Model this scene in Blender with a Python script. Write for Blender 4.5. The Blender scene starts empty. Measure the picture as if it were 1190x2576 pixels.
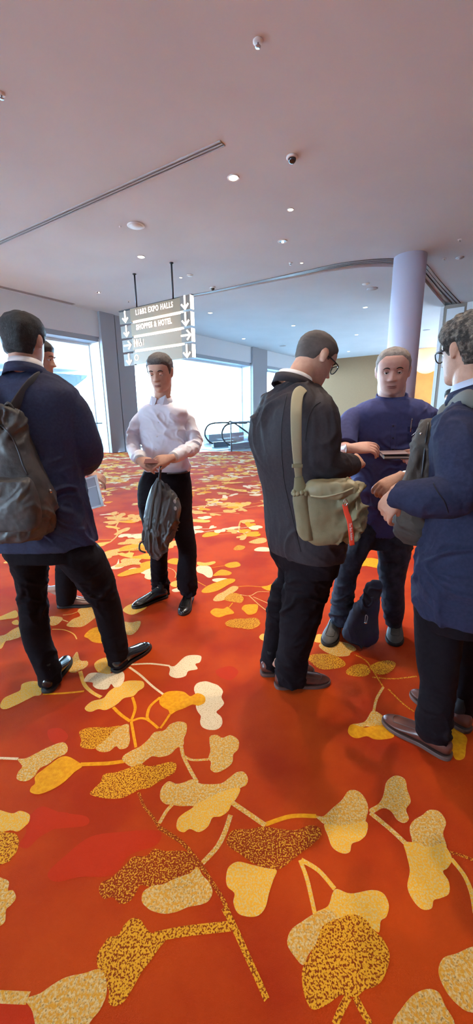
import bpy, bmesh, math, random
import numpy as np
from mathutils import Vector, Matrix
random.seed(7)
C = bpy.context.scene.collection
scn = bpy.context.scene

# ---------------------------------------------------------------- camera
FPX = 978.0
PITCH = math.radians(14.2); ROLL = math.radians(0.88); CAMH = 1.4
fw = np.array([0, math.cos(PITCH), -math.sin(PITCH)])
rt = np.array([1.0, 0, 0])
up = np.cross(rt, fw)
cr, sr = math.cos(ROLL), math.sin(ROLL)
cam = bpy.data.cameras.new('camera')
cam.sensor_fit = 'VERTICAL'; cam.sensor_height = 36.0
cam.lens = FPX / 2576.0 * 36.0
cam.clip_start = 0.05; cam.clip_end = 400
cob = bpy.data.objects.new('camera', cam); C.objects.link(cob)
X = cr*rt - sr*up; Yv = sr*rt + cr*up; Z = -fw
cob.matrix_world = Matrix(((X[0], Yv[0], Z[0], 0), (X[1], Yv[1], Z[1], 0), (X[2], Yv[2], Z[2], CAMH), (0, 0, 0, 1)))
scn.camera = cob

def ray(px, py):
    u = (px-595.0)/FPX; v = -(py-1288.0)/FPX
    return fw + (u*cr + v*sr)*rt + (-u*sr + v*cr)*up
def at(px, py, Y):
    r = ray(px, py); return np.array([0, 0, CAMH]) + r*(Y/r[1])
def gr(px, py, z=0.0):
    r = ray(px, py); return np.array([0, 0, CAMH]) + r*((z-CAMH)/r[2])

# ---------------------------------------------------------------- exposure, sky, lights
scn.view_settings.view_transform = 'Standard'
scn.view_settings.look = 'None'
scn.view_settings.gamma = 1.0
scn.view_settings.use_curve_mapping = False
scn.view_settings.exposure = 0.07
w = bpy.data.worlds.new('sky'); scn.world = w; w.use_nodes = True
nt = w.node_tree; bg = nt.nodes['Background']
tc = nt.nodes.new('ShaderNodeTexCoord'); sep = nt.nodes.new('ShaderNodeSeparateXYZ')
ramp = nt.nodes.new('ShaderNodeValToRGB')
nt.links.new(tc.outputs['Generated'], sep.inputs[0]); nt.links.new(sep.outputs['Z'], ramp.inputs[0])
ramp.color_ramp.elements[0].position = 0.0; ramp.color_ramp.elements[0].color = (0.48, 0.72, 0.92, 1)
ramp.color_ramp.elements[1].position = 0.25; ramp.color_ramp.elements[1].color = (0.52, 0.78, 1.0, 1)
nt.links.new(ramp.outputs[0], bg.inputs[0]); bg.inputs[1].default_value = 66.0

def spot_light(x, y, power, z=4.97, angle=75, r=0.06, col=(1.0, 0.86, 0.70), blend=0.6, tx=0, ty=0):
    l = bpy.data.lights.new('downlight_lamp', 'SPOT'); l.energy = power; l.spot_size = math.radians(angle)
    l.spot_blend = blend; l.shadow_soft_size = r; l.color = col
    o = bpy.data.objects.new('downlight_lamp', l); o.location = (x, y, z)
    o.rotation_euler = (math.radians(ty), math.radians(tx), 0)
    C.objects.link(o); return o
SPOTS = [(1.35, 3.5, 820), (-0.5, 4.3, 800), (0.25, 3.2, 700), (-2.6, 4.2, 260), (0.3, 5.6, 350), (3.6, 4.0, 300),
         (0.5, 0.4, 230), (-1.2, 1.0, 200), (2.4, 1.2, 150), (0.03, 7.22, 330), (-2.15, 10.3, 250), (1.09, 9.6, 250)]
for x, y, p in SPOTS:
    spot_light(x, y, p*0.46)
# ---------------------------------------------------------------- materials
def rgb(c): return (c[0], c[1], c[2], 1.0)
MATS = {}
def mat(name, col, rough=0.6, metal=0.0, spec=0.5, col2=None, nscale=20.0, sharp=None, bump=0.0, bscale=60.0,
        emit=None, estr=0.0, sheen=0.0, coat=0.0, detail=3.0, stretch=None, blend2=None):
    if name in MATS: return MATS[name]
    m = bpy.data.materials.new(name); m.use_nodes = True; MATS[name] = m
    nt = m.node_tree; b = nt.nodes['Principled BSDF']
    b.inputs['Base Color'].default_value = rgb(col); b.inputs['Roughness'].default_value = rough
    b.inputs['Metallic'].default_value = metal; b.inputs['Specular IOR Level'].default_value = spec
    if sheen: b.inputs['Sheen Weight'].default_value = sheen; b.inputs['Sheen Roughness'].default_value = 0.5
    if coat: b.inputs['Coat Weight'].default_value = coat; b.inputs['Coat Roughness'].default_value = 0.12
    g = nt.nodes.new('ShaderNodeNewGeometry'); vec = g.outputs['Position']
    if stretch:
        vm = nt.nodes.new('ShaderNodeVectorMath'); vm.operation = 'MULTIPLY'; vm.inputs[1].default_value = stretch
        nt.links.new(vec, vm.inputs[0]); vec = vm.outputs[0]
    if col2 is not None:
        n = nt.nodes.new('ShaderNodeTexNoise'); n.inputs['Scale'].default_value = nscale; n.inputs['Detail'].default_value = detail
        nt.links.new(vec, n.inputs['Vector'])
        r = nt.nodes.new('ShaderNodeValToRGB'); e = r.color_ramp.elements
        lo, hi = sharp if sharp else (0.35, 0.65)
        e[0].position = lo; e[1].position = hi; e[0].color = rgb(col); e[1].color = rgb(col2)
        nt.links.new(n.outputs['Fac'], r.inputs[0]); out = r.outputs[0]
        if blend2:
            n2 = nt.nodes.new('ShaderNodeTexNoise'); n2.inputs['Scale'].default_value = blend2[1]; n2.inputs['Detail'].default_value = 2
            nt.links.new(vec, n2.inputs['Vector'])
            r2 = nt.nodes.new('ShaderNodeMapRange'); r2.inputs[1].default_value = 0.40; r2.inputs[2].default_value = 0.60
            nt.links.new(n2.outputs['Fac'], r2.inputs[0])
            mx = nt.nodes.new('ShaderNodeMix'); mx.data_type = 'RGBA'
            nt.links.new(r2.outputs[0], mx.inputs[0]); nt.links.new(out, mx.inputs[6]); mx.inputs[7].default_value = rgb(blend2[0])
            out = mx.outputs[2]
        nt.links.new(out, b.inputs['Base Color'])
    if bump:
        n = nt.nodes.new('ShaderNodeTexNoise'); n.inputs['Scale'].default_value = bscale; n.inputs['Detail'].default_value = 4
        nt.links.new(vec, n.inputs['Vector'])
        bp = nt.nodes.new('ShaderNodeBump'); bp.inputs['Strength'].default_value = bump; bp.inputs['Distance'].default_value = 0.01
        nt.links.new(n.outputs['Fac'], bp.inputs['Height']); nt.links.new(bp.outputs[0], b.inputs['Normal'])
    if emit is not None:
        b.inputs['Emission Color'].default_value = rgb(emit); b.inputs['Emission Strength'].default_value = estr
    return m
def glass_mat(name, tint=(0.9, 0.97, 1.0), gl=0.08):
    if name in MATS: return MATS[name]
    m = bpy.data.materials.new(name); m.use_nodes = True; MATS[name] = m; nt = m.node_tree
    nt.nodes.clear(); o = nt.nodes.new('ShaderNodeOutputMaterial')
    t = nt.nodes.new('ShaderNodeBsdfTransparent'); t.inputs[0].default_value = rgb(tint)
    g = nt.nodes.new('ShaderNodeBsdfGlossy'); g.inputs['Roughness'].default_value = 0.05
    mx = nt.nodes.new('ShaderNodeMixShader'); mx.inputs[0].default_value = gl
    nt.links.new(t.outputs[0], mx.inputs[1]); nt.links.new(g.outputs[0], mx.inputs[2]); nt.links.new(mx.outputs[0], o.inputs[0])
    return m

# ---------------------------------------------------------------- mesh building
class MB:
    """collects vertices and faces of ONE mesh"""
    def __init__(s): s.v = []; s.f = []; s.mi = []
    def add(s, v, f, mi=0):
        k = len(s.v); s.v += [tuple(map(float, p)) for p in v]; s.f += [tuple(i+k for i in q) for q in f]; s.mi += [mi]*len(f)
        return s
    def box(s, lo, hi, M=None, mi=0):
        v = [(x, y, z) for x in (lo[0], hi[0]) for y in (lo[1], hi[1]) for z in (lo[2], hi[2])]
        if M is not None: v = [M(p) for p in v]
        return s.add(v, [(0, 1, 3, 2), (4, 6, 7, 5), (0, 4, 5, 1), (2, 3, 7, 6), (0, 2, 6, 4), (1, 5, 7, 3)], mi)
    def loft(s, rings, cap=True, mi=0):
        n = len(rings[0]); v = [p for r in rings for p in r]; f = []
        for i in range(len(rings)-1):
            for j in range(n):
                a = i*n+j; b = i*n+(j+1) % n
                f.append((a, b, b+n, a+n))
        if cap:
            c0 = np.mean(rings[0], axis=0); c1 = np.mean(rings[-1], axis=0); k = len(v); v = list(v)+[c0, c1]
            for j in range(n):
                f.append((k, (j+1) % n, j)); f.append((k+1, (len(rings)-1)*n+j, (len(rings)-1)*n+(j+1) % n))
        return s.add(v, f, mi)
    def tube(s, pts, rad, n=12, sub=1, flat=None, cap=True, mi=0, upv=None, up0=None):
        P = np.array(pts, float)
        R = np.array([rad]*len(P) if np.isscalar(rad) else rad, float)
        if R.ndim == 1: R = np.stack([R, R], 1)
        if flat: R[:, 1] *= flat
        if sub > 1: P = crom(P, sub); R = crom(R, sub)
        T = np.gradient(P, axis=0) if len(P) > 2 else np.array([P[1]-P[0]]*2)
        T /= np.linalg.norm(T, axis=1)[:, None]+1e-9
        u0 = np.array(upv if upv is not None else up0 if up0 is not None else (0, 0, 1.0) if abs(T[0][2]) < 0.8 else (0, 1.0, 0), float)
        rings = []; u = u0
        for p, t, r in zip(P, T, R):
            if upv is not None: u = u0
            u = u-t*(u@t); u = u/np.linalg.norm(u); w_ = np.cross(t, u)
            rings.append([p+w_*math.cos(a)*r[0]+u*math.sin(a)*r[1] for a in np.linspace(0, 2*math.pi, n, endpoint=False)])
        return s.loft(rings, cap, mi)
    def ball(s, c, r, n=14, m=9, mi=0, M=None):
        r = (r, r, r) if np.isscalar(r) else r
        rings = []
        for i in range(m):
            a = math.pi*(i+0.5)/m-math.pi/2
            ring = [np.array([math.cos(a)*math.cos(b)*r[0], math.cos(a)*math.sin(b)*r[1], math.sin(a)*r[2]]) for b in np.linspace(0, 2*math.pi, n, endpoint=False)]
            if M is not None: ring = [M@q for q in ring]
            rings.append([q+np.array(c) for q in ring])
        return s.loft(rings, True, mi)
    def cyl(s, c, r, z0, z1, n=24, mi=0):
        return s.loft([[(c[0]+r*math.cos(a), c[1]+r*math.sin(a), z) for a in np.linspace(0, 2*math.pi, n, endpoint=False)] for z in (z0, z1)], True, mi)
    def lathe(s, prof, c=(0, 0, 0), n=24, mi=0):
        return s.loft([[(c[0]+r*math.cos(a), c[1]+r*math.sin(a), c[2]+z) for a in np.linspace(0, 2*math.pi, n, endpoint=False)] for r, z in prof], True, mi)
    def build(s, name, m, parent=None, smooth=False, origin=(0, 0, 0)):
        me = bpy.data.meshes.new(name); o3 = np.array(origin)
        me.from_pydata([tuple(np.array(p)-o3) for p in s.v], [], s.f); me.update()
        ms = m if isinstance(m, (list, tuple)) else [m]
        for q in ms: me.materials.append(q)
        if len(ms) > 1: me.polygons.foreach_set('material_index', s.mi)
        bm = bmesh.new(); bm.from_mesh(me); bmesh.ops.recalc_face_normals(bm, faces=bm.faces); bm.to_mesh(me); bm.free()
        if smooth: me.polygons.foreach_set('use_smooth', [True]*len(me.polygons))
        o = bpy.data.objects.new(name, me); C.objects.link(o)
        if parent is not None: o.parent = parent
        elif any(origin): o.location = origin
        return o
def crom(P, sub):
    P = np.array(P, float); out = []; n = len(P)
    for i in range(n-1):
        p0 = P[max(i-1, 0)]; p1 = P[i]; p2 = P[i+1]; p3 = P[min(i+2, n-1)]
        for k in range(sub):
            t = k/sub
            out.append(0.5*((2*p1)+(-p0+p2)*t+(2*p0-5*p1+4*p2-p3)*t*t+(-p0+3*p1-3*p2+p3)*t**3))
    out.append(P[-1]); return np.array(out)
def ccrom(P, sub):
    P = np.array(P, float); n = len(P); out = []
    for i in range(n):
        p0, p1, p2, p3 = P[i-1], P[i], P[(i+1) % n], P[(i+2) % n]
        for k in range(sub):
            t = k/sub
            out.append(0.5*((2*p1)+(-p0+p2)*t+(2*p0-5*p1+4*p2-p3)*t*t+(-p0+3*p1-3*p2+p3)*t**3))
    return np.array(out)
def ering(c, a, b, yaw, n=32, e=2.3, z=None, tilt=0.0):
    """horizontal super-ellipse ring; a across, b along the facing direction; yaw from +Y towards +X"""
    s_, c_ = math.sin(yaw), math.cos(yaw); R = np.array([c_, -s_, 0]); Fv = np.array([s_, c_, 0]); out = []
    for t in np.linspace(0, 2*math.pi, n, endpoint=False):
        x = math.copysign(abs(math.cos(t))**(2/e), math.cos(t))*a; y = math.copysign(abs(math.sin(t))**(2/e), math.sin(t))*b
        out.append(np.array(c)+R*x+Fv*y+np.array([0, 0, tilt*y]))
    return out
# vectorised gradient noise
_rs = np.random.RandomState(3); _perm = _rs.permutation(256); _perm = np.concatenate([_perm, _perm, _perm])
_g = _rs.normal(size=(256, 3)); _g /= np.linalg.norm(_g, axis=1)[:, None]
def pnoise(P):
    P = np.asarray(P, float); I = np.floor(P).astype(int); Fp = P-I; I &= 255
    U = Fp*Fp*Fp*(Fp*(Fp*6-15)+10); out = 0
    for dx in (0, 1):
        for dy in (0, 1):
            for dz in (0, 1):
                h = _perm[_perm[_perm[(I[:, 0]+dx) & 255]+((I[:, 1]+dy) & 255)]+((I[:, 2]+dz) & 255)]
                d = (_g[h]*(Fp-np.array([dx, dy, dz]))).sum(1)
                wx = U[:, 0] if dx else 1-U[:, 0]; wy = U[:, 1] if dy else 1-U[:, 1]; wz = U[:, 2] if dz else 1-U[:, 2]
                out = out+d*wx*wy*wz
    return out*1.6
def remesh(mb, name, m, parent, voxel=0.007, smooth=4, disp=None, origin=(0, 0, 0)):
    """fuse the closed shapes of mb into one continuous surface, smooth it, then displace it"""
    o = mb.build(name, m, parent, True, origin)
    md = o.modifiers.new('r', 'REMESH'); md.mode = 'VOXEL'; md.voxel_size = voxel; md.use_smooth_shade = True
    if smooth:
        sm = o.modifiers.new('s', 'SMOOTH'); sm.factor = 0.5; sm.iterations = smooth
    bpy.context.view_layer.update()
    dg = bpy.context.evaluated_depsgraph_get(); me = bpy.data.meshes.new_from_object(o.evaluated_get(dg))
    o.modifiers.clear(); old = o.data; o.data = me; bpy.data.meshes.remove(old); me.name = name
    if not me.materials: me.materials.append(m)
    n = len(me.vertices)
    if disp is not None and n:
        co = np.empty(n*3); me.vertices.foreach_get('co', co); co = co.reshape(-1, 3)
        no = np.empty(n*3); me.vertices.foreach_get('normal', no); no = no.reshape(-1, 3)
        d = disp(co+np.array(origin), no); co = co+no*d[:, None]
        me.vertices.foreach_set('co', co.ravel()); me.update()
    me.polygons.foreach_set('use_smooth', [True]*len(me.polygons))
    return o
def tag(o, label=None, cat=None, group=None, kind=None):
    if label: o['label'] = label
    if cat: o['category'] = cat
    if group: o['group'] = group
    if kind: o['kind'] = kind
    return o
def thing(name, label, cat, loc, group=None):
    o = bpy.data.objects.new(name, None); o.empty_display_size = 0.1; C.objects.link(o); o.location = tuple(map(float, loc)); tag(o, label, cat, group); return o
def struct(o, label=None): o['kind'] = 'structure'; return tag(o, label)
def copy_tree(o, parent=None):
    c = o.copy(); C.objects.link(c); c.parent = parent
    for ch in list(o.children): copy_tree(ch, c)
    return c
# ---------------------------------------------------------------- room shell
U = np.array([0.582, 0.813, 0]); N = np.array([0.813, -0.582, 0]); O0 = np.array([-4.8, 15.28, 0])
CEIL = 5.0
def WP(s, t, z): return O0 + U*s + N*t + np.array([0, 0, z])
WF = lambda p: WP(*p)
M_ceil = mat('ceiling_paint', (0.62, 0.62, 0.64), 0.9, col2=(0.58, 0.58, 0.60), nscale=0.6, bump=0.02, bscale=300)
M_white = mat('bulkhead_paint', (0.62, 0.64, 0.68), 0.85)
M_pier = mat('grey_cladding', (0.27, 0.27, 0.30), 0.6, bump=0.02, bscale=100)
M_rev = mat('pale_reveal', (0.72, 0.76, 0.80), 0.6)
M_beam = mat('grey_beam', (0.30, 0.33, 0.38), 0.6)
M_beige = mat('beige_wall', (0.27, 0.145, 0.070), 0.8, col2=(0.25, 0.13, 0.062), nscale=30)
M_dark = mat('dark_metal', (0.05, 0.05, 0.055), 0.4, 0.6)
M_steel = mat('brushed_steel', (0.45, 0.48, 0.50), 0.35, 0.9)
M_glass = glass_mat('clear_glass')
M_stone = mat('pale_stone', (0.50, 0.55, 0.58), 0.35, col2=(0.44, 0.50, 0.54), nscale=3)
M_groove = mat('ceiling_groove', (0.55, 0.48, 0.46), 0.8)
M_trackrail = mat('ceiling_track_rail', (0.20, 0.17, 0.165), 0.5, 0.3)

# groove of the folding partition in the ceiling: outer (near) and inner (far) curve in ceiling coordinates
outer = np.array([gr(*p, CEIL)[:2] for p in [(300, 783), (440, 750), (540, 730), (650, 706), (750, 684), (840, 664), (900, 655), (960, 650), (1010, 650), (1045, 652), (1072, 662), (1095, 690), (1125, 725), (1163, 765)]])
inner = np.array([gr(*p, CEIL)[:2] for p in [(300, 788), (440, 757), (540, 738), (650, 716), (750, 698), (840, 682), (900, 674), (960, 671), (1000, 673), (1030, 680), (1052, 693), (1069, 709), (1092, 738), (1119, 769)]])
outer = crom(outer, 5); inner = crom(inner, 5)
mb = MB()
def strip(mb, A, B, za, zb, mi=0):
    v = [(p[0], p[1], za) for p in A]+[(p[0], p[1], zb) for p in B]; n = len(A)
    mb.add(v, [(i, i+1, n+i+1, n+i) for i in range(n-1)], mi)
# main ceiling = everything outside the groove, as two sheets fanned out to far borders
nO = len(outer)
leftend = WP(0.6, -1.0, 0)[:2]
def fan(mb, A, z, far):
    n = len(A); F_ = crom(np.array(far, float), max(1, (n-1)//(len(far)-1)+1)); idx = np.linspace(0, len(F_)-1, n)
    G = np.array([F_[int(round(i))] for i in idx]); strip(mb, A, G, z, z)
fan(mb, outer, CEIL, [(-24, 10), (-20, -8), (0, -8), (16, -8), (20, 4)])
# near-left wedge and right wedge
fan(mb, inner, CEIL, [(-3, 18.5), (2, 27), (6, 34), (10, 38), (16, 38), (22, 35)])
mb.add([(outer[0][0], outer[0][1], CEIL), (-24, 10, CEIL), (-12, 24, CEIL), (-3, 18.5, CEIL), (inner[0][0], inner[0][1], CEIL)], [(0, 1, 2, 3, 4)])
mb.add([(outer[-1][0], outer[-1][1], CEIL), (20, 4, CEIL), (26, 20, CEIL), (22, 35, CEIL), (inner[-1][0], inner[-1][1], CEIL)], [(0, 1, 2, 3, 4)])
# groove faces
mid = inner*0.45+outer*0.55
strip(mb, outer, outer, CEIL, CEIL+0.09, 1); strip(mb, inner, inner, CEIL, CEIL+0.09, 1); strip(mb, outer, inner, CEIL+0.09, CEIL+0.09, 1)
cl = mb.build('ceiling', [M_ceil, M_groove]); struct(cl, 'plain pale ceiling with a curved partition track groove')
for nm, k, w_, dz in (('ceiling_track', 0.10, 0.035, 0.0), ('ceiling_track', 0.34, 0.03, 0.01), ('ceiling_track', 0.62, 0.02, 0.03)):
    mb = MB(); P = outer*(1-k)+inner*k
    for i in range(len(P)-1):
        a, b = P[i], P[i+1]; d = (b-a)/(np.linalg.norm(b-a)+1e-9); nn = np.array([-d[1], d[0]])*w_
        q = [a+nn, a-nn, b+nn, b-nn]
        v = [(p[0], p[1], z) for p in q for z in (CEIL-0.02+dz, CEIL+0.12)]
        mb.add(v, [(0, 1, 3, 2), (4, 6, 7, 5), (0, 4, 5, 1), (2, 3, 7, 6), (0, 2, 6, 4), (1, 5, 7, 3)])
    o = mb.build('trim_1', M_trackrail); struct(o)
# roof slab above so no sky leaks into the groove
mb = MB().box((-26, -10, CEIL+0.4), (26, 40, CEIL+0.6)); struct(mb.build('ceiling', M_ceil))

# window wall: bulkhead, beam, piers, glass
struct(MB().box((-30, -1.2, 0), (-8.5, 0, CEIL+0.05), WF).build('wall_left', M_white))
SB = [(-8.5, -0.1), (1.38, 9.9), (11.55, 18.0)]
k = 1
for i, (s0, s1) in enumerate(SB):
    struct(MB().box((s0, -1.2, 4.16), (s1, 0, CEIL+0.05), WF).build('wall_left', M_white))
    struct(MB().box((s0, -1.0, 4.0), (s1, -0.05, 4.16), WF).build('trim_2', M_beam))
    segs = np.arange(s1, s0, -10.0)
    for j, se in enumerate(segs[:4]):
        sa = max(s0, se-10.0)
        wn = 'window_%d' % k; k += 1
        fr = MB(); zb = 0.08
        for (a, b, z0, z1) in ((sa, se, 3.92, 4.0), (sa, se, zb-0.08, zb), (sa, sa+0.06, zb, 3.92), (se-0.06, se, zb, 3.92)):
            fr.box((a, -0.72, z0), (b, -0.62, z1), WF)
        f = struct(fr.build(wn, M_rev), None)
        g = MB().box((sa+0.06, -0.68, zb), (se-0.06, -0.67, 3.92), WF).build('pane', M_glass, f)
for s0, s1 in ((-0.1, 1.38), (9.9, 11.55)):
    m_ = MB(); m_.box((s0, -0.02, 0), (s0+0.62, 0.12, CEIL), WF); m_.box((s0+0.70, -0.02, 0), (s1, 0.06, CEIL), WF); m_.box((s0+0.1, -0.5, 0), (s1-0.1, -0.02, CEIL), WF)
    struct(m_.build('wall_left', M_pier))
    struct(MB().box((s0-0.02, -0.9, 0), (s0+0.1, -0.04, 4.1), WF).build('trim_3', M_rev))
    struct(MB().box((s1-0.1, -0.9, 0), (s1+0.02, -0.04, 4.1), WF).build('trim_3', M_rev))
def tpx(px, py, s):
    r = ray(px, py); c0 = np.array([0, 0, CAMH]); return (c0+r*(((WP(s, 0, 0)-c0)@U)/(r@U))-O0)@N
tO = tpx(1050, 940, 17.7)
# beige end wall, orange wall, right hand side and closing walls
struct(MB().box((17.9, -0.6, 0), (18.1, tO, CEIL+0.05), WF).build('wall_back', M_beige))
M_orange = mat('orange_wall', (0.80, 0.25, 0.03), 0.5, col2=(0.72, 0.20, 0.02), nscale=2)
struct(MB().box((17.6, tO, 0), (17.8, tO+7, CEIL+0.05), WF).build('wall_back', M_orange))
M_panel = mat('white_panel', (0.72, 0.70, 0.72), 0.5)
M_gframe = mat('bronze_frame', (0.20, 0.15, 0.12), 0.5, 0.3)
M_brown = mat('brown_wall', (0.30, 0.15, 0.10), 0.6)
# stacked folding partition by the right wall: line through q0 along N
q0 = gr(1119, 768, CEIL)
def hit(px, py=850):
    r = ray(px, py); c0 = np.array([0, 0, CAMH]); kk = ((q0-c0)@U)/(r@U); return (c0+r*kk-q0)@N
tA, tB = hit(1117, 790), hit(1168, 790)
Q = lambda p: q0+U*p[0]+N*p[1]+np.array([0, 0, p[2]-CEIL])
struct(MB().box((0.02, tA-0.13, 0), (0.25, tA-0.02, 4.97), Q).build('trim_4', M_panel))
struct(MB().box((0.0, tA, 0), (0.2, tB+0.06, 4.99), Q).build('trim_5', M_gframe))
dd = struct(MB().box((-0.04, tA+0.09, 0.01), (0.1, tB-0.01, 4.86), Q).build('door_1', M_panel))
struct(MB().box((-0.02, tB+0.06, 0), (0.2, tB+0.3, 4.99), Q).build('trim_4', M_panel))
struct(MB().box((-0.1, tB+0.3, 0), (0.2, 12, 4.99), Q).build('wall_right', M_brown))
struct(MB().box((-16, -8.2, 0), (20, -8, CEIL+0.1)).build('wall_near', mat('warm_wall', (0.65, 0.60, 0.58), 0.8)))
struct(MB().box((17.0, -8, 0), (17.2, 26, CEIL+0.1)).build('wall_right', MATS['warm_wall']))
struct(MB().box((-20, -8, 0), (-19.8, -3.5, CEIL+0.1)).build('wall_left', MATS['warm_wall']))
# round column
cx, cy, crad = 4.28, 10.56, 0.375
M_col = mat('column_violet_light', (0.66, 0.62, 0.76), 0.55)  # white column; violet cast of coloured light mixed into its base colour
mb = MB(); mb.cyl((cx, cy), crad, 0, CEIL+0.02, 48); mb.cyl((cx, cy), crad+0.012, 0, 0.12, 48)
o = mb.build('column', M_col, None, False); o.data.polygons.foreach_set('use_smooth', [len(p.vertices) == 4 for p in o.data.polygons]); struct(o, 'round white column rising to the ceiling')
# stone floor beyond the carpet
mb = MB(); mb.add([(-16, 15.9, -0.012), (-4.87, 15.37, -0.012), (0.6, 14.98, -0.012), (4.5, 15.4, -0.012), (14, 17, -0.012), (20, 40, -0.012), (-16, 40, -0.012)], [(0, 1, 2, 3, 4, 5, 6)])
struct(mb.build('floor', M_stone))
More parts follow.
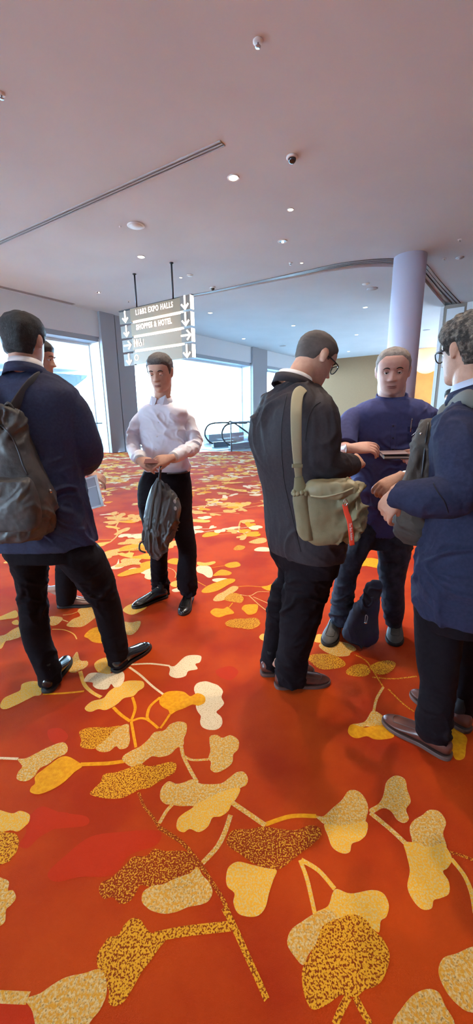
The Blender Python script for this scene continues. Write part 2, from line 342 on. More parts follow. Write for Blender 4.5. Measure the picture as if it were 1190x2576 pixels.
# carpet pattern: leaf outlines and stems in floor metres (x, y)
LEAVES = [
    ('c',[(-0.407,1.958),(-0.37,1.948),(-0.323,2.032),(-0.278,2.051),(-0.225,2.039),(-0.226,1.981),(-0.251,1.963),(-0.235,1.918),(-0.284,1.901),(-0.296,1.858),(-0.343,1.843),(-0.386,1.869),(-0.391,1.921)]),
    ('c',[(-0.238,1.76),(-0.224,1.799),(-0.182,1.813),(-0.143,1.797),(-0.11,1.776),(-0.085,1.734),(-0.091,1.69),(-0.077,1.647),(-0.094,1.613),(-0.112,1.587),(-0.087,1.555),(-0.082,1.511),(-0.103,1.482),(-0.139,1.479),(-0.172,1.495),(-0.186,1.526),(-0.186,1.563),(-0.205,1.596),(-0.216,1.636),(-0.197,1.67),(-0.226,1.715)]),
    ('h',[(-0.765,1.634),(-0.745,1.675),(-0.696,1.696),(-0.681,1.747),(-0.647,1.793),(-0.613,1.824),(-0.559,1.828),(-0.519,1.817),(-0.506,1.774),(-0.528,1.744),(-0.545,1.707),(-0.588,1.693),(-0.608,1.658),(-0.63,1.631),(-0.659,1.612),(-0.695,1.619),(-0.724,1.602),(-0.752,1.611)]),
    ('g',[(-0.401,1.654),(-0.404,1.696),(-0.38,1.733),(-0.329,1.742),(-0.285,1.731),(-0.251,1.7),(-0.217,1.722),(-0.179,1.699),(-0.173,1.656),(-0.203,1.632),(-0.234,1.641),(-0.271,1.617),(-0.308,1.598),(-0.333,1.576),(-0.348,1.605),(-0.379,1.626)]),
    ('c',[(-0.844,1.829),(-0.843,1.888),(-0.803,1.901),(-0.731,1.889),(-0.657,1.905),(-0.628,1.841),(-0.634,1.785),(-0.664,1.777),(-0.688,1.802),(-0.697,1.763),(-0.745,1.764),(-0.78,1.788),(-0.795,1.817)]),
    ('b',[(-0.99,2.103),(-0.938,2.018),(-0.893,2.008),(-0.875,1.969),(-0.888,1.933),(-0.902,1.925),(-0.922,1.904),(-0.96,1.912),(-0.975,1.963),(-0.992,2.02)]),
    ('h',[(-0.841,1.978),(-0.822,2.025),(-0.771,2.034),(-0.73,1.938),(-0.722,1.889),(-0.767,1.895),(-0.802,1.913)]),
    ('s',[(-0.734,1.477),(-0.71,1.5),(-0.666,1.505),(-0.61,1.504),(-0.556,1.511),(-0.57,1.48),(-0.589,1.452),(-0.6,1.419),(-0.629,1.387),(-0.668,1.386),(-0.699,1.399),(-0.707,1.432)]),
    ('b',[(-0.555,1.509),(-0.521,1.52),(-0.504,1.473),(-0.489,1.428),(-0.491,1.39),(-0.519,1.38),(-0.542,1.396),(-0.563,1.371),(-0.597,1.368),(-0.627,1.387),(-0.609,1.419),(-0.591,1.446),(-0.579,1.48)]),
    ('b',[(-0.493,1.325),(-0.494,1.349),(-0.465,1.374),(-0.435,1.394),(-0.408,1.431),(-0.389,1.47),(-0.346,1.481),(-0.324,1.516),(-0.284,1.532),(-0.249,1.517),(-0.243,1.468),(-0.25,1.434),(-0.248,1.396),(-0.276,1.381),(-0.297,1.351),(-0.337,1.337),(-0.372,1.342),(-0.393,1.323),(-0.42,1.295),(-0.453,1.295)]),
    ('b',[(-0.939,1.337),(-0.906,1.342),(-0.876,1.366),(-0.838,1.397),(-0.788,1.422),(-0.755,1.4),(-0.746,1.364),(-0.778,1.339),(-0.798,1.311),(-0.823,1.292),(-0.829,1.256),(-0.85,1.235),(-0.891,1.244),(-0.904,1.275),(-0.902,1.303)]),
    ('g',[(-0.825,1.256),(-0.81,1.283),(-0.79,1.311),(-0.763,1.344),(-0.73,1.347),(-0.682,1.323),(-0.652,1.299),(-0.674,1.271),(-0.692,1.236),(-0.713,1.211),(-0.742,1.191),(-0.775,1.179),(-0.809,1.188),(-0.817,1.208),(-0.81,1.225)]),
    ('s',[(-0.575,1.176),(-0.568,1.2),(-0.553,1.225),(-0.549,1.26),(-0.503,1.269),(-0.459,1.286),(-0.414,1.304),(-0.37,1.294),(-0.331,1.303),(-0.291,1.313),(-0.264,1.301),(-0.267,1.264),(-0.296,1.243),(-0.331,1.217),(-0.358,1.197),(-0.388,1.193),(-0.421,1.173),(-0.455,1.158),(-0.516,1.159)]),
    ('b',[(-0.136,1.437),(-0.106,1.45),(-0.078,1.433),(-0.042,1.447),(-0.007,1.418),(-0.009,1.371),(-0.029,1.346),(-0.033,1.307),(-0.057,1.279),(-0.097,1.26),(-0.122,1.276),(-0.122,1.308),(-0.134,1.328),(-0.128,1.368)]),
    ('h',[(-1.203,1.664),(-1.209,1.707),(-1.184,1.736),(-1.158,1.765),(-1.173,1.813),(-1.131,1.836),(-1.078,1.819),(-1.031,1.732),(-1.061,1.718),(-1.087,1.69),(-1.12,1.655),(-1.155,1.629),(-1.184,1.636)]),
    ('h',[(-1.573,2.269),(-1.54,2.291),(-1.534,2.365),(-1.5,2.402),(-1.435,2.3),(-1.466,2.266),(-1.499,2.232),(-1.48,2.154),(-1.508,2.159)]),
    ('h',[(-0.908,1.119),(-0.835,1.107),(-0.81,1.116),(-0.769,1.102),(-0.757,1.077),(-0.761,1.063),(-0.778,1.043),(-0.808,1.047),(-0.862,1.042)]),
    ('b',[(-0.304,1.156),(-0.307,1.195),(-0.284,1.225),(-0.251,1.214),(-0.221,1.22),(-0.191,1.232),(-0.158,1.214),(-0.117,1.21),(-0.074,1.214),(-0.043,1.238),(-0.016,1.26),(0.013,1.261),(0.029,1.233),(0.021,1.204),(-0.003,1.19),(-0.012,1.158),(-0.033,1.134),(-0.068,1.128),(-0.112,1.129),(-0.16,1.12),(-0.185,1.124),(-0.222,1.124),(-0.252,1.129),(-0.282,1.134)]),
    ('h',[(-0.003,1.19),(-0.012,1.158),(-0.033,1.134),(-0.046,1.104),(-0.074,1.084),(-0.102,1.08),(-0.117,1.049),(-0.147,1.031),(-0.179,1.042),(-0.2,1.031),(-0.225,1.044),(-0.227,1.075),(-0.211,1.095),(-0.184,1.113),(-0.157,1.135),(-0.099,1.166),(-0.039,1.189)]),
    ('d',[(-0.434,0.862),(-0.436,0.885),(-0.406,0.901),(-0.377,0.931),(-0.355,0.957),(-0.313,0.959),(-0.291,0.98),(-0.256,0.973),(-0.23,0.973),(-0.19,0.972),(-0.162,0.96),(-0.137,0.942),(-0.142,0.922),(-0.175,0.906),(-0.216,0.887),(-0.258,0.877),(-0.288,0.874),(-0.313,0.878),(-0.321,0.86),(-0.334,0.838),(-0.361,0.831),(-0.39,0.848),(-0.413,0.844)]),
    ('b',[(-0.299,0.837),(-0.3,0.86),(-0.276,0.875),(-0.24,0.88),(-0.205,0.895),(-0.163,0.908),(-0.142,0.925),(-0.124,0.902),(-0.101,0.881),(-0.09,0.857),(-0.101,0.835),(-0.124,0.826),(-0.159,0.821),(-0.192,0.81),(-0.227,0.806),(-0.263,0.813),(-0.283,0.823)]),
    ('s',[(-0.858,1.036),(-0.811,1.039),(-0.784,1.035),(-0.76,1.015),(-0.748,0.98),(-0.754,0.962),(-0.759,0.948),(-0.803,0.945)]),
    ('b',[(-0.775,0.898),(-0.745,0.9),(-0.724,0.891),(-0.715,0.87),(-0.699,0.869),(-0.68,0.85),(-0.685,0.833),(-0.693,0.821),(-0.681,0.795),(-0.689,0.784),(-0.705,0.782)]),
    ('s',[(-0.391,0.719),(-0.38,0.744),(-0.37,0.756),(-0.347,0.76),(-0.336,0.782),(-0.317,0.797),(-0.293,0.793),(-0.275,0.777),(-0.253,0.763),(-0.214,0.767),(-0.211,0.75),(-0.229,0.73),(-0.246,0.706),(-0.263,0.687),(-0.277,0.662),(-0.295,0.634),(-0.317,0.626),(-0.334,0.633),(-0.338,0.652),(-0.356,0.67),(-0.379,0.692)]),
    ('b',[(-0.54,0.64),(-0.51,0.65),(-0.487,0.664),(-0.457,0.678),(-0.413,0.685),(-0.374,0.692),(-0.351,0.67),(-0.343,0.645),(-0.35,0.621),(-0.364,0.605),(-0.369,0.593),(-0.372,0.552),(-0.41,0.535),(-0.457,0.558),(-0.493,0.594),(-0.515,0.62)]),
    ('d',[(-0.051,1.003),(-0.028,1.036),(0.028,1.039),(0.077,1.046),(0.132,1.038),(0.187,1.033),(0.238,1.048),(0.272,1.04),(0.271,1.013),(0.234,0.984),(0.2,0.964),(0.158,0.937),(0.118,0.915),(0.075,0.919),(0.032,0.935),(-0.005,0.96),(-0.039,0.981)]),
    ('h',[(-0.05,0.895),(-0.042,0.923),(-0.013,0.938),(0.031,0.929),(0.075,0.919),(0.109,0.912),(0.097,0.887),(0.08,0.851),(0.067,0.818),(0.046,0.799),(0.016,0.796),(-0.014,0.805),(-0.027,0.83),(-0.024,0.853),(-0.045,0.87)]),
    ('b',[(0.265,1.082),(0.293,1.079),(0.333,1.108),(0.375,1.138),(0.411,1.174),(0.445,1.173),(0.463,1.145),(0.463,1.106),(0.441,1.065),(0.432,1.049),(0.381,1.042),(0.331,1.035),(0.291,1.051)]),
    ('h',[(0.441,1.057),(0.428,1.018),(0.399,0.996),(0.369,0.986),(0.354,0.961),(0.327,0.958),(0.301,0.976),(0.294,1.013),(0.291,1.051),(0.334,1.046),(0.384,1.05)]),
    ('b',[(0.465,1.101),(0.506,1.122),(0.535,1.153),(0.569,1.209),(0.615,1.235),(0.644,1.218),(0.635,1.175),(0.628,1.129),(0.598,1.099),(0.594,1.066),(0.57,1.051),(0.55,1.063),(0.541,1.092),(0.517,1.105),(0.473,1.087)]),
    ('b',[(0.573,0.994),(0.581,1.031),(0.605,1.058),(0.647,1.078),(0.681,1.096),(0.714,1.089),(0.718,1.052),(0.688,1.014),(0.677,0.971),(0.64,0.951),(0.595,0.951),(0.564,0.965)]),
    ('h',[(0.543,0.987),(0.581,0.986),(0.62,0.972),(0.673,0.985),(0.677,0.971),(0.677,0.937),(0.649,0.911),(0.629,0.901),(0.633,0.874),(0.617,0.844),(0.587,0.833),(0.564,0.828),(0.548,0.809),(0.52,0.807),(0.503,0.829),(0.501,0.863),(0.527,0.906),(0.536,0.952)]),
    ('h',[(0.205,0.8),(0.249,0.818),(0.27,0.849),(0.287,0.86),(0.325,0.848),(0.39,0.856),(0.422,0.847),(0.428,0.819),(0.411,0.792),(0.391,0.782),(0.376,0.757),(0.355,0.772),(0.329,0.793),(0.296,0.793),(0.261,0.783),(0.225,0.769)]),
    ('b',[(0.12,0.736),(0.134,0.765),(0.169,0.784),(0.205,0.8),(0.247,0.81),(0.27,0.794),(0.239,0.773),(0.213,0.744),(0.176,0.716),(0.157,0.694),(0.138,0.708)]),
    ('s',[(0.153,0.686),(0.176,0.712),(0.2,0.739),(0.226,0.774),(0.269,0.788),(0.311,0.798),(0.347,0.788),(0.364,0.762),(0.383,0.742),(0.388,0.709),(0.359,0.67),(0.333,0.654),(0.302,0.647),(0.275,0.635),(0.242,0.639),(0.204,0.624),(0.169,0.615),(0.154,0.628),(0.148,0.656)]),
    ('b',[(0.501,0.677),(0.527,0.703),(0.568,0.712),(0.619,0.725),(0.659,0.72),(0.602,0.612),(0.543,0.607),(0.517,0.621),(0.502,0.644)]),
    ('b',[(0.349,0.591),(0.38,0.615),(0.418,0.637),(0.457,0.647),(0.483,0.641),(0.488,0.617),(0.495,0.589),(0.467,0.557),(0.405,0.548),(0.348,0.562)]),
    ('b',[(0.497,2.127),(0.532,2.165),(0.621,2.171),(0.687,2.144),(0.716,2.084),(0.673,2.051),(0.653,2.022),(0.592,2.014),(0.551,2.035),(0.513,2.075)]),
    ('s',[(0.406,2.0),(0.44,2.037),(0.529,2.041),(0.59,2.005),(0.612,1.939),(0.553,1.905),(0.463,1.899),(0.427,1.944)]),
    ('s',[(0.594,1.875),(0.649,1.929),(0.718,1.937),(0.731,1.875),(0.685,1.834),(0.612,1.841)]),
    ('s',[(0.738,1.91),(0.792,1.953),(0.866,1.97),(0.898,1.941),(0.854,1.881),(0.798,1.848),(0.757,1.854)]),
    ('s',[(0.002,2.398),(0.044,2.462),(0.128,2.473),(0.15,2.393),(0.094,2.332),(0.028,2.341)]),
    ('h',[(0.474,2.182),(0.514,2.255),(0.561,2.236),(0.558,2.169),(0.506,2.159)]),
    ('h',[(0.134,2.236),(0.156,2.27),(0.18,2.258),(0.175,2.19),(0.145,2.202)]),
    ('b',[(0.517,1.498),(0.582,1.514),(0.642,1.581),(0.68,1.543),(0.673,1.489),(0.624,1.478),(0.581,1.485),(0.533,1.474)]),
    ('g',[(0.49,1.464),(0.517,1.498),(0.571,1.479),(0.628,1.49),(0.676,1.483),(0.685,1.427),(0.635,1.411),(0.592,1.412),(0.563,1.429),(0.516,1.419),(0.491,1.436)]),
    ('g',[(0.959,1.472),(0.992,1.443),(0.999,1.41),(0.971,1.369),(0.929,1.31),(0.89,1.306),(0.908,1.37)]),
    ('b',[(-1.189,2.426),(-1.176,2.498),(-1.141,2.544),(-1.192,2.624),(-1.168,2.665),(-1.09,2.673),(-1.024,2.541),(-1.036,2.466),(-1.066,2.396),(-1.118,2.389),(-1.168,2.399)]),
    ('g',[(-1.013,2.279),(-0.998,2.36),(-0.952,2.385),(-0.908,2.308),(-0.85,2.198),(-0.924,2.203),(-0.975,2.247)]),
    ('b',[(-1.358,2.532),(-1.304,2.54),(-1.252,2.51),(-1.254,2.428),(-1.302,2.421)]),
    ('h',[(-1.773,2.535),(-1.726,2.552),(-1.695,2.6),(-1.657,2.639),(-1.592,2.539),(-1.655,2.512),(-1.731,2.496)]),
    ('h',[(-1.595,2.474),(-1.572,2.501),(-1.527,2.436),(-1.565,2.437)]),
    ('b',[(-1.619,2.28),(-1.575,2.295),(-1.548,2.31),(-1.531,2.376),(-1.494,2.4),(-1.431,2.291),(-1.468,2.245),(-1.507,2.223),(-1.511,2.157)]),
    ('b',[(-0.801,2.45),(-0.747,2.44),(-0.686,2.456),(-0.674,2.368),(-0.692,2.294),(-0.734,2.287),(-0.784,2.371)]),
    ('h',[(-0.852,2.614),(-0.834,2.696),(-0.763,2.737),(-0.686,2.67),(-0.718,2.59),(-0.775,2.548)]),
    ('c',[(-1.213,3.452),(-1.174,3.534),(-1.19,3.678),(-1.146,3.551),(-1.077,3.513),(-1.105,3.431),(-1.162,3.411)]),
    ('c',[(-1.02,3.395),(-0.982,3.442),(-0.902,3.423),(-0.84,3.487),(-0.809,3.371),(-0.906,3.337),(-0.976,3.346)]),
    ('g',[(-0.121,3.469),(-0.079,3.532),(-0.001,3.55),(0.032,3.463),(-0.011,3.415),(-0.077,3.405)]),
    ('c',[(-0.382,3.447),(-0.317,3.465),(-0.258,3.437),(-0.227,3.316),(-0.225,3.203),(-0.26,3.187),(-0.31,3.262),(-0.37,3.322)]),
    ('g',[(-0.218,3.225),(-0.186,3.314),(-0.142,3.365),(-0.076,3.322),(-0.052,3.275),(-0.083,3.231),(-0.164,3.227)]),
    ('c',[(-0.222,3.139),(-0.179,3.169),(-0.091,3.159),(-0.124,3.094),(-0.193,3.096)]),
    ('g',[(-0.295,2.924),(-0.264,2.999),(-0.225,3.047),(-0.159,3.105),(-0.091,3.155),(-0.025,3.146),(-0.029,3.09),(-0.08,3.031),(-0.121,2.974),(-0.168,2.92),(-0.231,2.885),(-0.28,2.887)]),
    ('b',[(-0.192,2.762),(-0.165,2.847),(-0.111,2.908),(-0.046,3.001),(0.004,2.989),(-0.004,2.932),(-0.037,2.878),(-0.068,2.809),(-0.114,2.751),(-0.168,2.736)]),
    ('s',[(-0.107,2.767),(-0.069,2.853),(-0.021,2.874),(0.027,2.832),(0.045,2.771),(0.025,2.705),(-0.021,2.715),(-0.067,2.733)]),
    ('g',[(-0.202,2.573),(-0.17,2.625),(-0.11,2.615),(-0.081,2.645),(-0.066,2.629),(-0.032,2.568),(-0.036,2.539),(-0.079,2.526),(-0.135,2.492),(-0.179,2.521)]),
    ('g',[(0.027,2.611),(0.047,2.665),(0.1,2.679),(0.149,2.669),(0.14,2.577),(0.116,2.534),(0.072,2.524),(0.045,2.573)]),
    ('s',[(-0.09,2.416),(-0.042,2.461),(0.049,2.465),(0.144,2.396),(0.114,2.351),(0.04,2.341),(-0.062,2.363)]),
    ('g',[(0.196,2.982),(0.247,3.0),(0.301,3.038),(0.274,2.923),(0.241,2.915)]),
    ('c',[(0.181,3.892),(0.239,3.969),(0.334,3.949),(0.346,3.838),(0.21,3.844)]),
    ('g',[(-0.69,3.584),(-0.663,3.664),(-0.593,3.661),(-0.572,3.513),(-0.642,3.529)]),
    ('h',[(-0.389,3.571),(-0.313,3.542),(-0.227,3.578),(-0.215,3.524),(-0.288,3.464),(-0.375,3.48)]),
    ('g',[(-0.413,4.41),(-0.351,4.548),(-0.227,4.521),(-0.235,4.421),(-0.373,4.35)]),
    ('g',[(0.009,4.331),(0.1,4.463),(0.213,4.548),(0.272,4.516),(0.218,4.417),(0.121,4.345)]),
    ('s',[(-0.037,3.934),(0.013,4.046),(0.088,3.992),(0.054,3.898),(-0.021,3.886)]),
    ('c',[(-0.064,4.596),(0.03,4.633),(0.116,4.607),(0.151,4.542),(0.089,4.484),(0.004,4.529)]),
    ('b',[(0.138,4.16),(0.258,4.281),(0.327,4.278),(0.329,4.151),(0.246,4.085),(0.158,4.107)]),
    ('h',[(-0.572,3.089),(-0.526,3.129),(-0.5,3.007),(-0.556,3.019)]),
    ('c',[(-0.541,2.951),(-0.489,2.987),(-0.471,2.921),(-0.518,2.91)]),
]
RED_LEAVES = [
    ('r',[(-0.614,0.914),(-0.578,0.966),(-0.519,1.021),(-0.42,1.036),(-0.288,1.038),(-0.286,0.992),(-0.366,0.963),(-0.408,0.906),(-0.507,0.902),(-0.577,0.89)]),
    ('r',[(-0.766,1.101),(-0.63,1.106),(-0.64,1.063),(-0.692,1.024),(-0.716,0.989),(-0.751,0.999),(-0.748,1.038)]),
    ('r',[(-0.632,0.636),(-0.542,0.633),(-0.507,0.613),(-0.49,0.597),(-0.509,0.553),(-0.581,0.554)]),
    ('r',[(-0.763,1.095),(-0.737,1.131),(-0.66,1.108),(-0.559,1.092),(-0.547,1.06),(-0.635,1.051),(-0.738,1.046)]),
    ('r',[(-0.883,1.492),(-0.832,1.502),(-0.775,1.455),(-0.792,1.412),(-0.847,1.434)]),
    ('r',[(-0.127,1.906),(-0.048,1.94),(-0.003,1.886),(-0.047,1.819),(-0.113,1.854)]),
]
STEMS = [
    ('c',[0.014,0.014,0.014],[(-0.623,1.969),(-0.514,1.974),(-0.4,1.952)]),
    ('c',[0.014,0.013,0.013,0.012],[(-0.629,1.945),(-0.548,1.873),(-0.462,1.781),(-0.386,1.711)]),
    ('h',[0.021,0.02,0.019,0.019],[(-0.899,1.916),(-0.834,1.805),(-0.769,1.741),(-0.709,1.703)]),
    ('g',[0.013,0.013,0.013],[(-1.021,1.732),(-0.913,1.737),(-0.814,1.75)]),
    ('g',[0.016,0.016,0.015],[(-0.625,1.631),(-0.577,1.584),(-0.517,1.538)]),
    ('g',[0.014,0.014,0.013],[(-0.548,1.7),(-0.514,1.622),(-0.513,1.544)]),
    ('g',[0.013,0.013,0.012],[(-0.512,1.538),(-0.486,1.472),(-0.453,1.389)]),
    ('g',[0.013,0.013,0.013,0.013],[(-0.512,1.538),(-0.473,1.556),(-0.432,1.543),(-0.375,1.493)]),
    ('g',[0.015,0.015,0.014,0.014],[(-0.404,1.696),(-0.442,1.634),(-0.443,1.568),(-0.426,1.537)]),
    ('g',[0.012,0.011,0.011],[(-0.336,1.579),(-0.35,1.535),(-0.366,1.493)]),
    ('g',[0.018,0.018,0.018,0.018],[(-0.664,1.308),(-0.615,1.309),(-0.549,1.311),(-0.484,1.32)]),
    ('c',[0.012,0.012],[(-1.044,1.346),(-0.939,1.34)]),
    ('b',[0.016,0.015,0.015,0.014],[(-0.256,1.391),(-0.24,1.34),(-0.203,1.272),(-0.17,1.219)]),
    ('b',[0.011,0.011,0.011],[(-0.236,1.34),(-0.2,1.321),(-0.133,1.323)]),
    ('b',[0.013,0.013,0.013],[(-0.29,1.063),(-0.272,1.106),(-0.254,1.131)]),
    ('d',[0.011,0.01,0.01,0.01],[(-0.392,1.181),(-0.357,1.125),(-0.32,1.088),(-0.291,1.053)]),
    ('d',[0.014,0.014,0.013,0.013,0.012,0.012,0.012,0.011],[(-0.291,1.051),(-0.244,1.024),(-0.192,0.991),(-0.133,0.93),(-0.092,0.881),(-0.059,0.839),(-0.035,0.796),(-0.01,0.756)]),
    ('s',[0.023,0.024,0.024,0.024],[(-0.245,0.755),(-0.175,0.765),(-0.119,0.77),(-0.035,0.776)]),
    ('b',[0.023,0.023],[(-0.629,0.646),(-0.536,0.642)]),
    ('b',[0.017,0.017,0.016,0.015],[(-0.038,1.089),(-0.058,1.028),(-0.084,0.98),(-0.127,0.936)]),
    ('b',[0.018,0.017,0.017],[(0.465,1.089),(0.514,1.032),(0.549,0.983)]),
    ('h',[0.015,0.014,0.014,0.013],[(0.674,0.937),(0.689,0.891),(0.685,0.843),(0.666,0.794)]),
    ('g',[0.015,0.015,0.015],[(0.085,1.054),(0.178,1.081),(0.269,1.08)]),
    ('b',[0.019,0.018,0.018],[(-0.033,1.135),(0.022,1.096),(0.085,1.05)]),
    ('h',[0.013,0.013,0.012],[(0.188,0.94),(0.201,0.885),(0.208,0.8)]),
    ('h',[0.015,0.014,0.014],[(0.192,0.94),(0.241,0.91),(0.28,0.86)]),
    ('s',[0.016,0.016,0.015],[(0.259,0.637),(0.236,0.616),(0.213,0.591)]),
    ('s',[0.016,0.016,0.015],[(0.275,0.635),(0.285,0.612),(0.297,0.59)]),
    ('s',[0.018,0.017,0.016,0.015,0.015],[(-0.054,0.819),(-0.02,0.766),(0.01,0.714),(0.038,0.666),(0.056,0.633)]),
    ('d',[0.01,0.01,0.01],[(0.677,0.957),(0.712,0.946),(0.742,0.932)]),
    ('s',[0.01,0.009,0.01],[(0.725,1.825),(0.837,1.81),(0.967,1.828)]),
    ('b',[0.013,0.013,0.012],[(0.755,1.746),(0.689,1.66),(0.642,1.568)]),
    ('s',[0.009,0.009,0.008],[(0.775,1.731),(0.805,1.63),(0.837,1.571)]),
    ('s',[0.009,0.009,0.008,0.008],[(0.69,2.031),(0.739,1.963),(0.751,1.808),(0.755,1.746)]),
    ('h',[0.007,0.007,0.007,0.007],[(-1.264,2.368),(-1.178,2.357),(-1.094,2.305),(-1.046,2.241)]),
    ('b',[0.009,0.009],[(-1.281,2.511),(-1.194,2.462)]),
    ('b',[0.008,0.008,0.008],[(-1.273,2.558),(-1.212,2.575),(-1.172,2.624)]),
    ('g',[0.007,0.007],[(-0.247,3.417),(-0.121,3.457)]),
    ('g',[0.007,0.007],[(-0.04,2.707),(-0.066,2.637)]),
    ('g',[0.007,0.007,0.007],[(0.004,2.993),(0.097,3.001),(0.196,2.979)]),
    ('b',[0.007,0.007,0.007,0.007],[(-0.029,2.869),(0.09,2.821),(0.166,2.89),(0.254,2.887)]),
    ('b',[0.007,0.007,0.007],[(0.09,2.821),(0.16,2.669),(0.219,2.56)]),
    ('b',[0.007,0.007],[(0.121,2.802),(0.237,2.682)]),
    ('b',[0.007,0.007,0.007,0.007],[(-0.224,4.448),(-0.032,4.478),(0.145,4.363),(0.269,4.281)]),
    ('g',[0.008,0.008],[(-0.36,3.123),(-0.265,3.009)]),
    ('b',[0.007,0.007,0.006,0.006],[(-0.671,3.442),(-0.599,3.378),(-0.557,3.283),(-0.553,3.194)]),
]
# ---------------------------------------------------------------- carpet: ground plus inlaid leaf pattern, one mesh
CRM = (0.88, 0.68, 0.42); TAN = (0.40, 0.23, 0.07); GLD = (0.86, 0.38, 0.010); GLD2 = (0.74, 0.28, 0.007); RUST = (0.28, 0.05, 0.006)
BGE = (0.78, 0.54, 0.23)
M_red = mat('carpet_red', (0.54, 0.060, 0.005), 0.95, col2=(0.40, 0.030, 0.004), nscale=2.2, sharp=(0.40, 0.62), bump=0.5, bscale=420, detail=6, spec=0.1)
M_red2 = mat('carpet_bright_red', (0.54, 0.034, 0.006), 0.95, bump=0.5, bscale=420, spec=0.1)
M_c = mat('carpet_cream', CRM, 0.95, col2=(0.66, 0.44, 0.22), nscale=170, sharp=(0.52, 0.66), bump=0.5, bscale=300, spec=0.1)
M_b = mat('carpet_beige', BGE, 0.95, col2=TAN, nscale=190, sharp=(0.50, 0.64), bump=0.6, bscale=300, spec=0.1, blend2=((0.74, 0.34, 0.03), 120))
M_g = mat('carpet_gold', GLD, 0.95, col2=GLD2, nscale=60, bump=0.5, bscale=300, spec=0.1)
M_h = mat('carpet_gold_blend', (0.86, 0.42, 0.03), 0.95, col2=(0.76, 0.50, 0.17), nscale=170, sharp=(0.46, 0.60), bump=0.5, bscale=300, spec=0.1)
M_s = mat('carpet_gold_speckle', (0.80, 0.37, 0.02), 0.95, col2=RUST, nscale=190, sharp=(0.50, 0.56), bump=0.6, bscale=300, spec=0.1, detail=2)
M_d = mat('carpet_dark_speckle', (0.74, 0.33, 0.02), 0.95, col2=(0.30, 0.035, 0.006), nscale=200, sharp=(0.42, 0.49), bump=0.6, bscale=300, spec=0.1, detail=2)
CM = [M_red, M_c, M_b, M_g, M_h, M_s, M_d, M_red2]; CI = dict(c=1, b=2, g=3, h=4, s=5, d=6, r=7)
fl = MB()
fl.add([(-16, -8, 0), (20, -8, 0), (20, 18, 0), (14, 17, 0), (4.5, 15.4, 0), (0.6, 14.98, 0), (-4.87, 15.37, 0), (-16, 15.9, 0)], [tuple(range(8))])
zc = [0.0004]
def nz():
    zc[0] += 0.000004
    return zc[0] if zc[0] < .0012 else .0012+((zc[0]*250000) % 400)*0.000003
def flat_poly(P, mi):
    z = nz(); fl.add([(p[0], p[1], z) for p in P], [tuple(range(len(P)))], mi)
def stem(P, W, mi, sub=6):
    P = np.array(P, float); W = np.array([W]*len(P) if np.isscalar(W) else W, float)
    P = crom(P, sub); W = crom(W[:, None], sub)[:, 0]; z = nz(); T = np.gradient(P, axis=0); T /= np.linalg.norm(T, axis=1)[:, None]+1e-9
    Nn = np.stack([-T[:, 1], T[:, 0]], 1)*W[:, None]/2
    v = [(p[0], p[1], z) for p in P+Nn]+[(p[0], p[1], z) for p in P-Nn]; n = len(P)
    fl.add(v, [(i, i+1, n+i+1, n+i) for i in range(n-1)], mi)
for c_, P in RED_LEAVES: flat_poly(ccrom(P, 5), 7)
for c_, W, P in STEMS: stem(P, [min(max(w_, 0.008), 0.03) for w_ in W], CI[c_])
for c_, P in LEAVES: flat_poly(ccrom(P, 5), CI[c_])
# the rest of the hall repeats the same leaf shapes
rnd = random.Random(11)
SH = [np.array([(-.02, 0), (-.05, .06), (-.13, .10), (-.17, .16), (-.12, .20), (-.06, .19), (-.02, .24), (.04, .25), (.07, .20), (.13, .21), (.17, .16), (.13, .09), (.05, .06), (.02, 0)]),
      np.array([(-.015, 0), (-.08, .05), (-.12, .13), (-.08, .20), (.0, .22), (.05, .17), (.11, .18), (.14, .11), (.09, .04), (.015, 0)]),
      np.array([(-.015, 0), (-.05, .08), (-.09, .15), (-.05, .22), (.01, .20), (.04, .27), (.10, .25), (.09, .16), (.05, .07), (.015, 0)]),
      np.array([(0, 0), (-.06, .03), (-.17, .04), (-.20, .09), (-.14, .13), (-.05, .12), (.03, .15), (.11, .14), (.20, .10), (.18, .04), (.07, .02)])]
def leaf(x, y, a, sc, mi):
    S = SH[rnd.randrange(4)]*sc*(.72 if y > 4.2 else 1)*np.array([rnd.choice((-1, 1)), 1]); c_, s_ = math.cos(a), math.sin(a)
    flat_poly(ccrom([(x+p[0]*c_-p[1]*s_, y+p[0]*s_+p[1]*c_) for p in S], 3), mi)
def covered(x, y):
    # traced area of the pattern in front of the camera
    if y < 0.3 or y > (4.1 if abs(x+.1) < .75 else 3.1): return False
    return abs(x) < 0.45+0.62*y
def spray(x, y):
    a = rnd.uniform(0, 6.28); far = y > 4.2
    pts = [(x, y)]; n = rnd.randint(3, 5)
    for i in range(n):
        a += rnd.uniform(-.5, .5); pts.append((pts[-1][0]+math.cos(a)*0.22, pts[-1][1]+math.sin(a)*0.22))
    base = rnd.choice('cccbbghh' if far else 'cbgghsd')
    if any(covered(*p) for p in pts): return
    if any(p[1] > 14.9+max(0, -p[0])*0.07 or p[0] > 19 or p[1] < -7 for p in pts): return
    stem(pts, rnd.uniform(.012, .02), CI[base if base not in 'sd' else 's'], 4)
    for i, p in enumerate(pts):
        for sg in (-1, 1):
            if rnd.random() < .62:
                c_ = rnd.choice((base, base, rnd.choice('cbghs')))
                leaf(p[0], p[1], a+sg*rnd.uniform(.5, 1.7)-1.57, rnd.uniform(.75, 1.25), CI[c_])
yy = -3.0
while yy < 15:
    xx = -12.0
    while xx < 14:
        if abs(xx) < 2.2+0.85*max(yy, 0): spray(xx+rnd.uniform(-.3, .3), yy+rnd.uniform(-.3, .3))
        xx += 0.56
    yy += 0.55
carpet = struct(fl.build('floor', CM), 'red carpet with cream and gold leaf pattern')
